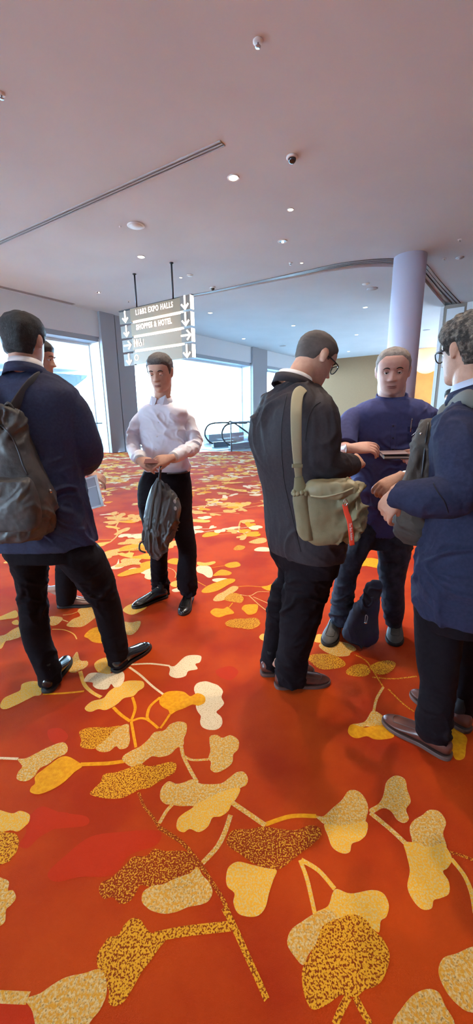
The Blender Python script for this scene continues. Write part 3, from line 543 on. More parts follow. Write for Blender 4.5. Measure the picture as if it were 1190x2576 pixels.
# ---------------------------------------------------------------- figures
def basis(az, pitch=0.0, roll=0.0):
    """columns: right, forward, up; az from +Y towards +X, pitch down positive"""
    f = np.array([math.sin(az)*math.cos(pitch), math.cos(az)*math.cos(pitch), -math.sin(pitch)])
    r = np.array([math.cos(az), -math.sin(az), 0.0]); u = np.cross(r, f)
    if roll: r, u = r*math.cos(roll)+u*math.sin(roll), u*math.cos(roll)-r*math.sin(roll)
    return np.stack([r, f, u], 1)
_z = [-.118, -.112, -.10, -.085, -.07, -.05, -.02, .01, .03, .05, .075, .095, .108, .115, .1175]
_W = [.012, .030, .046, .055, .060, .066, .071, .0745, .0765, .077, .070, .056, .038, .018, .004]
_F = [.066, .084, .093, .094, .092, .091, .089, .090, .095, .095, .082, .062, .040, .018, .004]
_B = [.0, -.005, .01, .035, .060, .080, .092, .100, .103, .102, .090, .070, .046, .022, .004]
def head_grid(off=lambda z, az: 0.0, nz_=60, na=72, wide=1.0, feat=True):
    zz = np.concatenate([np.linspace(-.118, -.1, 8)[:-1], np.linspace(-.1, .095, nz_-18), np.linspace(.095, .1175, 12)[1:]])
    rings = []
    for z in zz:
        W_ = np.interp(z, _z, _W)*wide; F_ = np.interp(z, _z, _F); B_ = np.interp(z, _z, _B); ring = []
        for a in np.linspace(0, 2*math.pi, na, endpoint=False):
            c_, s_ = math.cos(a), math.sin(a); e = 2.25
            x = math.copysign(abs(c_)**(2/e), c_)*W_; y = math.copysign(abs(s_)**(2/e), s_)*(F_ if s_ > 0 else B_)
            if feat and s_ > 0.2:
                G = lambda cx_, cz, sx, sz: math.exp(-((abs(x)-cx_)/sx)**2-((z-cz)/sz)**2)
                t = np.clip((0.012-z)/0.045, 0, 1) if z > -0.036 else max(0, 1-(-.036-z)/.007)
                y += (0.026*t+0.004)*math.exp(-(x/(.008+.007*t))**2)*(1 if -.045 < z < .03 else 0)
                y += .010*G(.014, -.032, .007, .007)
                y -= .013*G(.031, .004, .015, .010); y += .004*G(.030, .024, .018, .006)
                y += .005*G(.0, -.062, .020, .005); y += .005*G(.0, -.072, .017, .005); y -= .004*G(0, -.067, .02, .0022)
                y += .005*G(.040, -.028, .016, .018); y -= .004*G(0, -.084, .02, .006); y += .006*G(0, -.102, .016, .010)
            d = off(z, math.atan2(x, y)); nrm = np.array([x/(W_+.01), y/(.09), z/.115]); nrm /= np.linalg.norm(nrm)+1e-9
            ring.append(np.array([x, y, z])+nrm*d)
        rings.append(ring)
    return rings
def xf(rings, B, c): return [[B@p+c for p in r] for r in rings]
def ear_shape(mb, side, B, c, s=1.0):
    for (y, z, ry, rz, rx) in ((-.004, .004, .016, .030, .007), (-.010, .012, .017, .020, .009), (.0, -.018, .010, .013, .006)):
        mb.ball(c+B@(np.array([side*(.077+.004), y, z])*s), (rx*s, ry*s, rz*s), 12, 8, M=B@basis(side*0.35))
def finger(mb, base, d, up_, L, r, curl, n=8):
    """chain of three phalanges bending from d towards -up_"""
    P = [base-d*0.012, base]; dd = d.copy(); uu = up_.copy()
    for k, (fr, cu) in enumerate(zip((.45, .30, .25), curl)):
        c_, s_ = math.cos(cu), math.sin(cu); dd, uu = dd*c_-uu*s_, uu*c_+dd*s_
        P.append(P[-1]+dd*L*fr)
    R = [r*1.05, r*1.05, r, r*.92, r*.72]
    mb.tube(P, R, n, 3, cap=True); mb.ball(P[-1]-dd*r*.2, r*.76, 8, 6)
    return P
def hand(mb, wrist, fwd, back, side, curl=0.5, thumb_out=0.6, s=1.0, spread=0.08, thumb_curl=0.3):
    """fwd: along the hand, back: out of the back of the hand, side +1 when the thumb is on fwd x back side"""
    fwd = np.array(fwd, float); fwd /= np.linalg.norm(fwd); back = np.array(back, float); back -= fwd*(back@fwd); back /= np.linalg.norm(back)
    lat = np.cross(fwd, back)*side
    w_ = np.array(wrist, float); rings = []
    for t, hw, th in ((-.02, .026, .021), (0, .026, .020), (.02, .032, .018), (.05, .040, .016), (.08, .042, .014), (.092, .038, .010)):
        c0 = w_+fwd*t*s; rings.append([c0+lat*math.cos(a)*hw*s+back*math.sin(a)*th*s for a in np.linspace(0, 2*math.pi, 16, endpoint=False)])
    mb.loft(rings)
    mb.ball(w_+fwd*.035*s+lat*.022*s-back*.008*s, (.017*s,)*3, 10, 7)
    cs = curl if hasattr(curl, '__len__') else [curl]*4
    for k, (o, L, r) in enumerate(((.030, .075, .0092), (.0105, .083, .0095), (-.0095, .077, .0090), (-.028, .060, .0080))):
        sp = spread*(1.2-k*.8); d = fwd*math.cos(sp)+lat*math.sin(sp)
        finger(mb, w_+fwd*.088*s+lat*o*s, d, back, L*s, r*s, (cs[k]*.9, cs[k]*1.1, cs[k]*.7))
    d = fwd*math.cos(thumb_out)+lat*math.sin(thumb_out)-back*.25; d /= np.linalg.norm(d)
    finger(mb, w_+fwd*.030*s+lat*.024*s-back*.004*s, d, (back+lat*.8)/np.linalg.norm(back+lat*.8), .070*s, .0108*s, (.1, thumb_curl, thumb_curl))
def shoe(parent, heel, toe, mu, ms, org, w=1.0, lace=False, tall=1.0):
    heel = np.array(heel, float); toe = np.array(toe, float); heel[2] = toe[2] = 0
    d = toe-heel; d /= np.linalg.norm(d); L = 0.295; lat = np.array([d[1], -d[0], 0])
    toe = heel+d*L
    up_ = MB(); rings = []
    for t, hw, h, zb in ((0.0, .012, .060, .03), (.02, .028, .078, .014), (.10, .036, .086, .012), (.22, .037, .092, .012), (.33, .036, .094, .012), (.45, .038, .080, .012), (.58, .044, .066, .012), (.70, .047, .056, .012), (.80, .045, .049, .012), (.90, .036, .042, .012), (.965, .022, .034, .014), (1.0, .006, .024, .018)):
        c0 = heel+d*t*L; hw *= w; ring = []
        for a in np.linspace(0, 2*math.pi, 24, endpoint=False):
            x = math.cos(a)*hw; z = math.sin(a); zz = (zb+h*tall)/2+z*(h*tall-zb)/2
            if z < -0.3: x *= 1.0
            if z > 0: x *= 1-0.22*z
            ring.append(c0+lat*x+np.array([0, 0, zz]))
        rings.append(ring)
    up_.loft(rings); u = up_.build('shoe', mu, parent, True, org)
    sm = u.modifiers.new('s', 'SUBSURF'); sm.levels = sm.render_levels = 1
    so = MB(); n = 40
    def outline(g): 
        P = [(t, hw) for t, hw in ((-.01, .0), (0, .018), (.04, .031), (.12, .037), (.25, .036), (.4, .035), (.55, .043), (.7, .0485), (.82, .046), (.92, .036), (.985, .02), (1.01, .0))]
        A = [(t, hh+g*.4 if hh else 0) for t, hh in P]; A2 = [(t, -hh-g*.4) for t, hh in reversed(A[1:-1])]
        return ccrom(np.array([(t*L+(g if t > .5 else -g), x*w) for t, x in A+A2]), 3)
    Q0 = outline(.0015); mk = lambda z, q: [heel+d*p[0]+lat*p[1]+np.array([0, 0, z]) for p in q]
    so.loft([mk(0.001, outline(.001)), mk(.004, Q0), mk(.014, Q0), mk(.018, outline(0.0))])
    hl = [heel+d*p[0]*0.30+lat*p[1]*.98 for p in outline(0)]
    so.build('sole', ms, u, False, org)
    det = MB()
    if lace:
        for t in (.44, .50, .56):
            c0 = heel+d*t*L; h = np.interp(t, (.33, .45, .58), (.094, .080, .066))*tall
            det.tube([c0+lat*s_*.018+np.array([0, 0, h-.004*abs(s_)]) for s_ in (-1, -.5, 0, .5, 1)], .0022, 6)
        det.build('laces', ms, u, True, org)
    else:
        # apron seam across the vamp
        P = []
        for t in (.36, .5, .62, .74, .80): P.append((t, .026))
        P2 = P+[(.835, .012), (.84, 0)]+[(t, -x) for t, x in reversed(P)]
        P2 = P2[:7]+[(.835, -.012)]+P2[7:]
        pts = []
        for t, x in P2:
            h = np.interp(t, (.33, .45, .58, .70, .80, .90), (.094, .080, .066, .056, .049, .042))*tall
            hw = np.interp(t, (.33, .45, .58, .70, .80, .90), (.036, .038, .044, .047, .045, .036))*w
            zz = h/2+.006+math.sqrt(max(0, 1-(x/(hw*.88))**2))*(h-.012)/2
            pts.append(heel+d*t*L+lat*x+np.array([0, 0, zz+.0005]))
        det.tube(crom(pts, 3), .0018, 6); det.build('seam', ms, u, True, org)
    return u
def legs_px(mb, rows, Y, k=1.0, hem=False, e=2.1, yaw=0.0):
    """rows: (py, left px, right px[, Y]); horizontal rings fitted between the two outlines at distance Y"""
    rings = []
    R_ = np.array([(r[0], r[1], r[2], (r[3] if len(r) > 3 else Y)) for r in rows], float); R_ = crom(R_, 4)
    for py, l, r, y in R_:
        a = at(l, py, y); b = at(r, py, y); c0 = (a+b)/2; hw = abs(b[0]-a[0])/2
        az = math.atan2(c0[0], c0[1]); dl = yaw-az
        A_ = hw*math.cos(az)/math.sqrt(math.cos(dl)**2+(k*math.sin(dl))**2)
        rings.append(ering(c0, A_, A_*k, yaw, 32, e))
    if hem:
        c0 = np.mean(rings[-1], axis=0); rings = rings+[[c0+(p-c0)*s_+np.array([0, 0, z_]) for p in rings[-1]] for s_, z_ in ((.985, -.004), (.90, .03))]
    mb.loft(rings); return rings
def folds(amp, fx=(6, 6, 22), seed=0.0, w=lambda p: 1.0, fine=0.0012):
    f1 = np.array(fx, float)
    def f(P, Nn):
        warp = np.stack([pnoise(P*3+seed), pnoise(P*3+seed+9.1), pnoise(P*3+seed+17.7)], 1)*1.1
        q = P*f1+seed+warp; n1 = pnoise(q); n2 = pnoise(q*2.1+7.3); m = np.clip(pnoise(P*2.6+seed+31)*1.6+.55, 0, 1)
        c1 = np.exp(-(n1/.16)**2); c2 = np.exp(-(n2/.18)**2)
        d = (c1*.75+c2*.35-.45)*m*amp*w(P)*1.25+n1*amp*.25
        return d+pnoise(P*45)*fine
    return f
skin_mats = {}
def skin(name, col, col2): return mat(name, col, 0.5, col2=col2, nscale=35, bump=0.15, bscale=260, spec=0.35)
def eyes(parent, B, c, org, iris=(0.03, 0.015, 0.008), hs=1.0, lid=.12, lidm=None):
    B = B*hs; lidm = lidm or M_skin_a
    for s_ in (-1, 1):
        e = MB().ball(c+B@np.array([s_*.031, .0735, .004]), .0118, 14, 10).build('eye', mat('eye_white', (0.75, 0.72, 0.68), 0.2), parent, True, org)
        MB().ball(c+B@np.array([s_*.031, .0832, .002]), (.0056, .0028, .0056), 12, 8, M=B).build('iris', mat('iris', iris, 0.15), e, True, org)
        lm = MB(); rr = [];
        for th in np.linspace(0, math.pi, 13):
            for_ = []
            a0, a1 = lid, 2.2
            for ph in np.linspace(a0, a1, 8):
                for_.append(c+B@(np.array([s_*.031, .0735, .004])+np.array([-math.cos(th)*.0134, math.sin(th)*math.cos(ph)*.0128, math.sin(th)*math.sin(ph)*.0128])))
            rr.append(for_)
        lm.add([p for q in rr for p in q], [(i*8+j, i*8+j+1, i*8+j+9, i*8+j+8) for i in range(12) for j in range(7)])
        ld = lm.build('eyelid', lidm, parent, True, org); sd_ = ld.modifiers.new('t', 'SOLIDIFY'); sd_.thickness = .0012
        MB().tube([c+B@np.array([s_*x, y, z]) for x, y, z in ((.016, .093, .021), (.026, .095, .026), (.038, .090, .025), (.047, .080, .019))], [.0022, .0032, .003, .0015], 8, 3).build('eyebrow', mat('brow_hair', (0.03, 0.022, 0.018), 0.8), parent, True, org)
    return
def lips(parent, B, c, org, col, hs=1.0):
    B = B*hs
    m = MB()
    for z, r in ((-.0625, .0028), (-.0705, .0034)):
        m.tube([c+B@np.array([x, y, z+dz]) for x, y, dz in ((-.023, .088, -.002*0), (-.012, .0965, 0), (0, .0985, -.0005), (.012, .0965, 0), (.023, .088, 0))], [.0012, r, r, r, .0012], 8, 3)
    m.build('lips', mat('lips', col, 0.45), parent, True, org)
def hairline(front=.052, temple=.02, nape=-.055, thick=.012, lump=0.0, bald=0.0, seed=0.0, ls=70):
    """offset of the hair shell: negative below the hairline so the shell dips under the skin"""
    def off(z, az):
        a = abs(az); lim = np.interp(a, (0, .55, .95, 1.25, 1.45, 1.75, 2.1, math.pi), (front, front-.002, temple+.01, -.012, .012, .022, nape+.01, nape))
        t = np.clip((z-lim)/.016, -1, 1); d = -.006+(thick+.006)*(t*.5+.5 if t < 1 else 1)
        if z > .04: d += thick*.5*np.clip((z-.04)/.06, 0, 1)
        if lump: d += lump*float(pnoise(np.array([[math.sin(az)*3+seed, math.cos(az)*3, z*ls]]))[0])*np.clip(t+.3, 0, 1)
        return d
    return off
def glasses(parent, B, c, org, m, lens=True):
    fr = MB(); mg = glass_mat('lens_glass', (0.97, 0.98, 1.0), 0.06)
    ymid = .104
    g = None
    for s_ in (-1, 1):
        P = [np.array([s_*x, ymid-abs(x-.031)*.10, z]) for x, z in ((.009, .012), (.012, -.010), (.024, -.020), (.040, -.020), (.053, -.008), (.056, .012), (.045, .017), (.022, .017))]
        Q_ = ccrom(P, 3); Q_ = np.vstack([Q_, Q_[:1]]); fr.tube([c+B@p for p in Q_], .0024, 6)
        fr.tube([c+B@np.array(p) for p in ((s_*.055, ymid-.003, .010), (s_*.068, .085, .011), (s_*.0785, .04, .010), (s_*.079, .016, .009), (s_*.074, .004, .006))], .0028, 6, 2, flat=1.4)
    fr.tube([c+B@np.array(p) for p in ((-.010, ymid, .006), (0, ymid+.004, .009), (.010, ymid, .006))], .0022, 6, 2)
    g = fr.build('glasses', m, parent, True, org)
    for s_ in (-1, 1):
        P = ccrom([np.array([s_*x, ymid-abs(x-.031)*.10, z]) for x, z in ((.010, .011), (.013, -.009), (.024, -.018), (.040, -.018), (.051, -.008), (.054, .011), (.045, .015), (.022, .015))], 2)
        MB().loft([[c+B@(p+np.array([0, dy, 0])) for p in P] for dy in (-.0006, .0006)]).build('lens', mg, g, False, org)
    return g
def base_body(mb, hc, HB, hs, pelvis, chest, neck, legs, arms, wide=1.0, thick=1.0):
    """continuous body under the clothes: head, neck, trunk, legs; arms are chains of shoulder, elbow, wrist"""
    hr = head_grid(wide=wide); mb.loft(xf([[p*hs for p in r] for r in hr], HB, hc))
    for s_ in (-1, 1): ear_shape(mb, s_, HB, hc, hs)
    skull = hc+HB@(np.array([0, -.022, -.055])*hs)
    mb.tube([chest, neck, (neck*0.5+skull*0.5), skull, hc+HB@(np.array([0, -.01, -.02])*hs)], [.085*thick, .066*thick, .060*thick, .060*thick, .055], 20, 3)
    mb.tube([pelvis, pelvis*.5+chest*.5, chest], [.11*thick, .10*thick, .12*thick], 20, 3, flat=.75)
    for hip, knee, ankle, toe in legs:
        mb.tube([pelvis, hip, knee, ankle], [.07, .07, .045, .032], 14, 4)
        mb.tube([ankle, ankle*.4+toe*.6, toe], [.032, .028, .018], 12, 3)
    for sh, el, wr in arms:
        mb.tube([chest, sh, el, wr], [.05, .045, .038, .024], 14, 4)
CUR = {}
def begin_body(mb, hc, HB, hs, pelvis, chest, neck, wide=1.0, thick=1.0):
    """head, ears, neck and trunk of one continuous body"""
    mb.loft(xf([[p*hs for p in r] for r in head_grid(wide=wide)], HB, hc))
    for s_ in (-1, 1): ear_shape(mb, s_, HB, hc, hs)
    skull = hc+HB@(np.array([0, -.022, -.055])*hs)
    mb.tube([chest, neck, (neck*0.5+skull*0.5), skull, hc+HB@(np.array([0, -.01, -.02])*hs)], [.055*thick, .054*thick, .060*thick, .060*thick, .055], 20, 3)
    mb.tube([pelvis, pelvis*.5+chest*.5, chest], [.09*thick, .09*thick, .09*thick], 20, 3, flat=.75)
    CUR.clear(); CUR.update(legs=[], shoes=[], arms=[], pelvis=pelvis, chest=chest, wrists=[])
def trouser_leg(mb, rows, Y):
    r = legs_px(mb, rows, Y, k=1.1, yaw=CUR.get('yaw', 0.0)); CUR['legs'].append(r); return r
def sleeve(mb, pts, rad, n=20, sub=4):
    mb.tube(pts, rad, n, sub); CUR['arms'].append((pts, rad))
def finish_body(todo, org):
    mb, m, par, vox = todo
    for rings, (heel, toe) in zip(CUR['legs'], CUR['shoes']):
        heel = np.array(heel, float); toe = np.array(toe, float); heel[2] = toe[2] = 0
        d = (toe-heel)/np.linalg.norm(toe-heel); c = [np.mean(r, axis=0) for r in rings]
        sel = [c[i] for i in range(2, len(c)-4, 5)]
        an = heel+d*.052+np.array([0, 0, .085])
        mb.tube([CUR['pelvis']]+sel+[an], [.05]+list(np.linspace(.055, .028, len(sel)))+[.020], 12, 3)
        mb.tube([an+np.array([0, 0, .02]), heel+d*.11+np.array([0, 0, .048]), heel+d*.20+np.array([0, 0, .034])], [.020, .020, .014], 12, 3)
        sk = MB().tube([an+np.array([0, 0, .06]), an+np.array([0, 0, .005]), heel+d*.08+np.array([0, 0, .070]), heel+d*.13+np.array([0, 0, .058])], [.020, .029, .030, .024], 16, 3)
        sk.build('sock', mat('black_sock', (0.010, 0.009, 0.011), .9), par, True, org)
    for (pts, rad), wr in zip(CUR['arms'], CUR['wrists']):
        mb.tube([CUR['chest']]+list(pts[1:])+[wr], [.04]+[max(.022, r*.5) for r in rad[1:]]+[.026], 14, 3)
    remesh(mb, 'body', m, par, vox, 3, None, org)
_hand = hand
def hand(mb, wrist, *a, **k):
    if 'wrists' in CUR: CUR['wrists'].append(np.array(wrist, float))
    _hand(mb, wrist, *a, **k)
_shoe = shoe
def shoe(parent, heel, toe, *a, **k):
    if 'shoes' in CUR: CUR['shoes'].append((heel, toe))
    return _shoe(parent, heel, toe, *a, **k)
M_navy = mat('navy_wool', (0.032, 0.036, 0.075), 0.7, col2=(0.040, 0.045, 0.090), nscale=90, bump=0.25, bscale=900, spec=0.15)
M_navy2 = mat('deep_navy_wool', (0.020, 0.022, 0.048), 0.75, col2=(0.026, 0.028, 0.058), nscale=90, bump=0.25, bscale=900, spec=0.12)
M_charcoal = mat('dark_brown_wool', (0.030, 0.023, 0.027), 0.7, col2=(0.038, 0.029, 0.032), nscale=90, bump=0.25, bscale=900, spec=0.15)
M_trouser = mat('black_trouser_wool', (0.0075, 0.005, 0.007), 0.85, col2=(0.010, 0.007, 0.009), nscale=80, bump=0.2, bscale=900, spec=0.10)
M_trouser_blue = mat('dark_blue_denim', (0.012, 0.014, 0.024), 0.8, col2=(0.024, 0.028, 0.045), nscale=25, bump=0.3, bscale=900, spec=0.2)
M_shirt = mat('white_shirt_cotton', (0.84, 0.83, 0.92), 0.7, col2=(0.78, 0.77, 0.88), nscale=8, bump=0.1, bscale=700, spec=0.2)
M_collar = mat('white_collar_cotton', (0.80, 0.80, 0.84), 0.7)
M_polo = mat('navy_shirt_cotton', (0.055, 0.062, 0.17), 0.8, col2=(0.062, 0.070, 0.19), nscale=60, bump=0.2, bscale=800, spec=0.2)
M_shoe_blk = mat('black_shoe_leather', (0.010, 0.009, 0.009), 0.22, spec=0.6, coat=0.4)
M_shoe_brn = mat('brown_shoe_leather', (0.12, 0.034, 0.020), 0.38, col2=(0.085, 0.024, 0.015), nscale=25, spec=0.4, coat=0.12)
M_shoe_tan = mat('tan_shoe_leather', (0.22, 0.12, 0.09), 0.35, spec=0.5, coat=0.2)
M_shoe_gry = mat('grey_shoe_nubuck', (0.060, 0.052, 0.045), 0.6, col2=(0.045, 0.038, 0.033), nscale=40)
M_sole_blk = mat('black_rubber_sole', (0.012, 0.010, 0.010), 0.6)
M_sole_brn = mat('brown_sole', (0.10, 0.055, 0.045), 0.55)
M_skin_a = skin('skin_light_tan', (0.62, 0.34, 0.23), (0.56, 0.29, 0.20))
M_skin_b = skin('skin_medium', (0.52, 0.27, 0.18), (0.46, 0.23, 0.15))
M_skin_e = skin('skin_ruddy', (0.64, 0.36, 0.28), (0.60, 0.31, 0.24))
M_hair_blk = mat('black_hair', (0.012, 0.011, 0.012), 0.55, col2=(0.022, 0.020, 0.022), nscale=120, bump=0.6, bscale=350, stretch=(1, 1, .35), spec=0.4)
M_hair_buzz = mat('buzzed_grey_hair', (0.080, 0.062, 0.055), 0.8, col2=(0.15, 0.108, 0.092), nscale=20, sharp=(.40, .70), bump=0.5, bscale=700)
M_hair_gry = mat('curly_greying_hair', (0.030, 0.023, 0.019), 0.75, col2=(0.20, 0.155, 0.12), nscale=55, sharp=(.45, .68), bump=1.0, bscale=180)
M_hair_wht = mat('short_pale_hair', (0.22, 0.18, 0.16), 0.8, col2=(0.34, 0.28, 0.24), nscale=60, bump=0.5, bscale=500)
M_frame = mat('dark_glasses_frame', (0.012, 0.010, 0.012), 0.3)

def person(name, label, loc): return thing(name, label, 'person', loc)
def neckband(parent, neck, c_top, a, b, yaw, m, org, h=.035, nm='shirt_collar', th=.004, open_=0.0, tilt=0.25):
    """stand collar around the neck, rising towards the back"""
    mb = MB(); rings = []
    for k, (g, z) in enumerate(((0, 0), (.001, h), (th, h+.002), (th+.006 if nm != 'jacket_collar' else .024, 0 if nm != 'jacket_collar' else -.012))):
        rings.append(ering(neck+np.array([0, 0, z]), a+g, b+g, yaw, 40, 2.1, tilt=-tilt))
    n = 40; v = [p for r in rings for p in r]; f = []
    for i in range(4):
        for j in range(n):
            a_, b_ = i*n+j, i*n+(j+1) % n; i2 = (i+1) % 4
            f.append((a_, b_, i2*n+(j+1) % n, i2*n+j))
    mb.add(v, f); return mb.build(nm, m, parent, True, org)
def lapels(parent, top, bot, yaw, m, org, w=.055):
    pass

# ---- A: man in a navy suit seen from behind, backpack on
org = np.array([-0.86, 1.93, 0]); YA = 1.93; azA = math.radians(2)
PA = person('person', 'man in navy suit seen from behind at the left edge, black backpack on his back', org)
hc = at(62, 862, 1.95); HB = basis(math.radians(8), math.radians(6)); HS = 0.99
neck = at(66, 945, 1.93); chest = at(60, 1010, 1.93); pel = at(100, 1330, 1.92)
body = MB()
wrA = np.array(at(175, 1175, 2.28)); elA = at(222, 1140, 1.98); shA = at(172, 1000, 1.95)
begin_body(body, hc, HB, HS, pel, chest, neck, thick=1.0)
hand(body, wrA, (-.5, .85, .1), (0.2, 0.1, 1), -1, .6)
hand(body, at(0, 1200, 2.3), (.5, .85, .1), (-0.2, 0.1, 1), 1, .6)
body_todo = (body, M_skin_a, PA, .0045); CUR['yaw'] = azA
MB().loft(xf([[p*HS for p in r] for r in head_grid(hairline(.055, .03, -.072, .013, .003, ls=60), feat=False)], HB, hc)).build('hair', M_hair_blk, PA, True, org)
eyes(PA, HB, hc, org)
jk = MB()
legs_px(jk, [(928, 26, 112), (938, 12, 130), (950, -12, 150), (966, -36, 172), (985, -52, 196), (1020, -60, 206), (1080, -58, 208), (1140, -52, 207), (1200, -48, 212), (1260, -44, 226), (1320, -42, 238), (1362, -40, 246), (1366, -36, 242)], YA, .60, e=2.5, yaw=azA, hem=True)
sleeve(jk, [at(160, 996, 1.94), at(184, 1030, 1.95), at(206, 1085, 1.96), at(221, 1140, 2.0), at(205, 1165, 2.12), at(180, 1175, 2.24)], [.055, .075, .076, .078, .066, .056], 20, 4)
sleeve(jk, [at(-20, 990, 1.94), at(-60, 1050, 1.95), at(-75, 1130, 1.98), at(-50, 1190, 2.1), at(-10, 1198, 2.26)], [.055, .07, .068, .060, .052], 20, 4)
remesh(jk, 'jacket', M_navy, PA, .0065, 3, folds(.017, (5, 5, 3.5), 2.0, lambda P: .6+.6*np.clip((1.35-P[:, 2])/.4, 0, 1)), org)
neckband(PA, at(68, 936, 1.93), None, .068, .066, azA, M_collar, org, .044)
neckband(PA, at(68, 946, 1.93), None, .078, .078, azA, M_navy, org, .034, 'jacket_collar', .008)
tr = MB()
legs_px(tr, [(1290, -10, 205), (1335, -5, 212), (1370, 2, 236), (1398, 12, 248)], 1.92, .62, yaw=azA)
trouser_leg(tr, [(1340, 8, 120, 1.92), (1378, 7, 127, 1.91), (1421, 25, 127, 1.90), (1475, 39, 124, 1.88), (1542, 44, 125, 1.86), (1603, 54, 131, 1.85), (1650, 75, 145, 1.83), (1690, 92, 156, 1.81), (1712, 94, 160, 1.80)], 1.9)
trouser_leg(tr, [(1340, 115, 214, 1.92), (1378, 128, 246, 1.92), (1400, 140, 266, 1.93), (1448, 180, 286, 1.95), (1489, 213, 296, 1.97), (1530, 234, 306, 1.98), (1580, 249, 315, 1.98), (1620, 260, 323, 1.97), (1652, 270, 324, 1.96), (1668, 272, 324, 1.95)], 1.9)
remesh(tr, 'trousers', M_trouser, PA, .006, 3, folds(.012, (5, 5, 10), 5.0, lambda P: .35+.8*np.exp(-((P[:, 2]-.46)/.10)**2)+.8*np.exp(-((P[:, 2]-.08)/.12)**2)), org)
shoe(PA, gr(118, 1744), gr(168, 1662), M_shoe_blk, M_sole_blk, org, lace=True)
shoe(PA, gr(286, 1692), gr(372, 1628), M_shoe_blk, M_sole_blk, org)
finish_body(body_todo, org)

# ---- B: man behind him
org = np.array([-1.32, 2.70, 0]); azB = math.radians(100)
PB = person('person', 'man in black trousers and tan shoes mostly hidden behind the man with backpack', org)
hc = at(97, 903, 2.72); HB = basis(math.radians(85), math.radians(8)); HS = 0.98
neck = at(92, 968, 2.72); chest = at(92, 1015, 2.72); pel = at(130, 1270, 2.70)
body = MB(); wrB = at(222, 1190, 2.5)
begin_body(body, hc, HB, HS, pel, chest, neck)
hand(body, wrB, (.9, 0, -.35), (0.3, -.3, .9), 1, [.5, .8, .9, 1.0])
hand(body, at(200, 1150, 2.85), (.9, -.3, 0), (0, 0, 1), -1, .7)
body_todo = (body, M_skin_b, PB, .005); CUR['yaw'] = azB
MB().loft(xf([[p*HS for p in r] for r in head_grid(hairline(.06, .03, -.06, .010, .002), feat=False)], HB, hc)).build('hair', M_hair_blk, PB, True, org)
eyes(PB, HB, hc, org, lidm=M_skin_b)
jk = MB()
legs_px(jk, [(968, 68, 116), (980, 55, 130), (1000, 40, 148), (1040, 34, 160), (1120, 36, 168), (1200, 44, 178), (1280, 60, 198), (1320, 70, 200)], 2.70, .62, e=2.4, yaw=azB)
sleeve(jk, [at(98, 1010, 2.55), at(100, 1080, 2.48), at(120, 1140, 2.46), at(200, 1178, 2.5)], [.05, .065, .06, .048], 18, 4)
sleeve(jk, [at(98, 1010, 2.86), at(105, 1080, 2.9), at(125, 1140, 2.9), at(185, 1150, 2.86)], [.05, .06, .058, .045], 18, 4)
remesh(jk, 'jacket', M_charcoal, PB, .009, 4, folds(.010, (5, 5, 8), 1.0), org)
tr = MB()
legs_px(tr, [(1270, 60, 200), (1330, 66, 206), (1360, 75, 208)], 2.7, .62, yaw=azB)
trouser_leg(tr, [(1330, 66, 130, 2.78), (1400, 62, 112, 2.78), (1460, 52, 98, 2.80), (1500, 50, 94, 2.81)], 2.75)
trouser_leg(tr, [(1330, 125, 208, 2.70), (1380, 137, 206, 2.69), (1420, 138, 203, 2.68), (1470, 139, 197, 2.68), (1505, 141, 193, 2.68), (1518, 143, 190, 2.68)], 2.68)
remesh(tr, 'trousers', M_trouser, PB, .009, 4, folds(.008, (6, 6, 16), 8.0), org)
shoe(PB, gr(146, 1527), gr(240, 1520), M_shoe_tan, M_sole_blk, org)
shoe(PB, at(74, 1500, 2.82), at(66, 1500, 2.52), M_shoe_tan, M_sole_blk, org)
finish_body(body_todo, org)

# ---- C: man in a white shirt in the middle
org = np.array([-0.53, 2.78, 0]); YC = 2.78; azC = math.radians(190)
PC = person('person', 'man in white long-sleeved shirt and black trousers looking down at a card', org)
hc = at(404, 938, 2.72); HB = basis(math.radians(190), math.radians(14)); HS = 0.98
neck = at(407, 1008, 2.78); chest = at(408, 1050, 2.78); pel = at(415, 1225, 2.78)
body = MB(); wrR = at(352, 1158, 2.55); wrL = at(432, 1152, 2.52)
begin_body(body, hc, HB, HS, pel, chest, neck)
hand(body, wrR, (.62, -.55, -.12), (-.5, -.5, .62), 1, [.45, .5, .55, .6], .35, thumb_curl=.2)
hand(body, wrL, (-.72, -.35, -.12), (.35, -.6, .62), -1, [.5, .6, .8, .9], .5, thumb_curl=.3)
body_todo = (body, M_skin_a, PC, .0042); CUR['yaw'] = azC
MB().loft(xf([[p*HS for p in r] for r in head_grid(hairline(.072, .045, -.05, .009, .003), feat=False)], HB, hc)).build('hair', mat('grey_brown_hair', (0.07, 0.055, 0.05), 0.6, col2=(0.12, 0.10, 0.09), nscale=120, bump=.6, bscale=350), PC, True, org)
eyes(PC, HB, hc, org, lid=-.30); lips(PC, HB, hc, org, (0.30, 0.10, 0.08))
jk = MB()
legs_px(jk, [(1010, 388, 426), (1015, 374, 440), (1021, 358, 457), (1030, 349, 468), (1050, 347, 472), (1085, 352, 469), (1120, 357, 468), (1150, 359, 472), (1172, 360, 480), (1184, 364, 478), (1190, 366, 472)], YC, .60, e=2.4, yaw=azC, hem=True)
sleeve(jk, [at(362, 1046, YC), at(347, 1064, YC), at(337, 1090, 2.79), at(334, 1120, 2.77), at(340, 1142, 2.66), at(350, 1156, 2.58)], [.042, .051, .050, .050, .045, .038], 18, 4)
sleeve(jk, [at(456, 1046, YC), at(473, 1064, YC), at(486, 1090, 2.78), at(490, 1120, 2.75), at(465, 1136, 2.64), at(436, 1150, 2.55)], [.042, .051, .052, .052, .047, .040], 18, 4)
sh_ = remesh(jk, 'shirt', M_shirt, PC, .0055, 3, folds(.010, (7, 7, 6), 3.0), org)
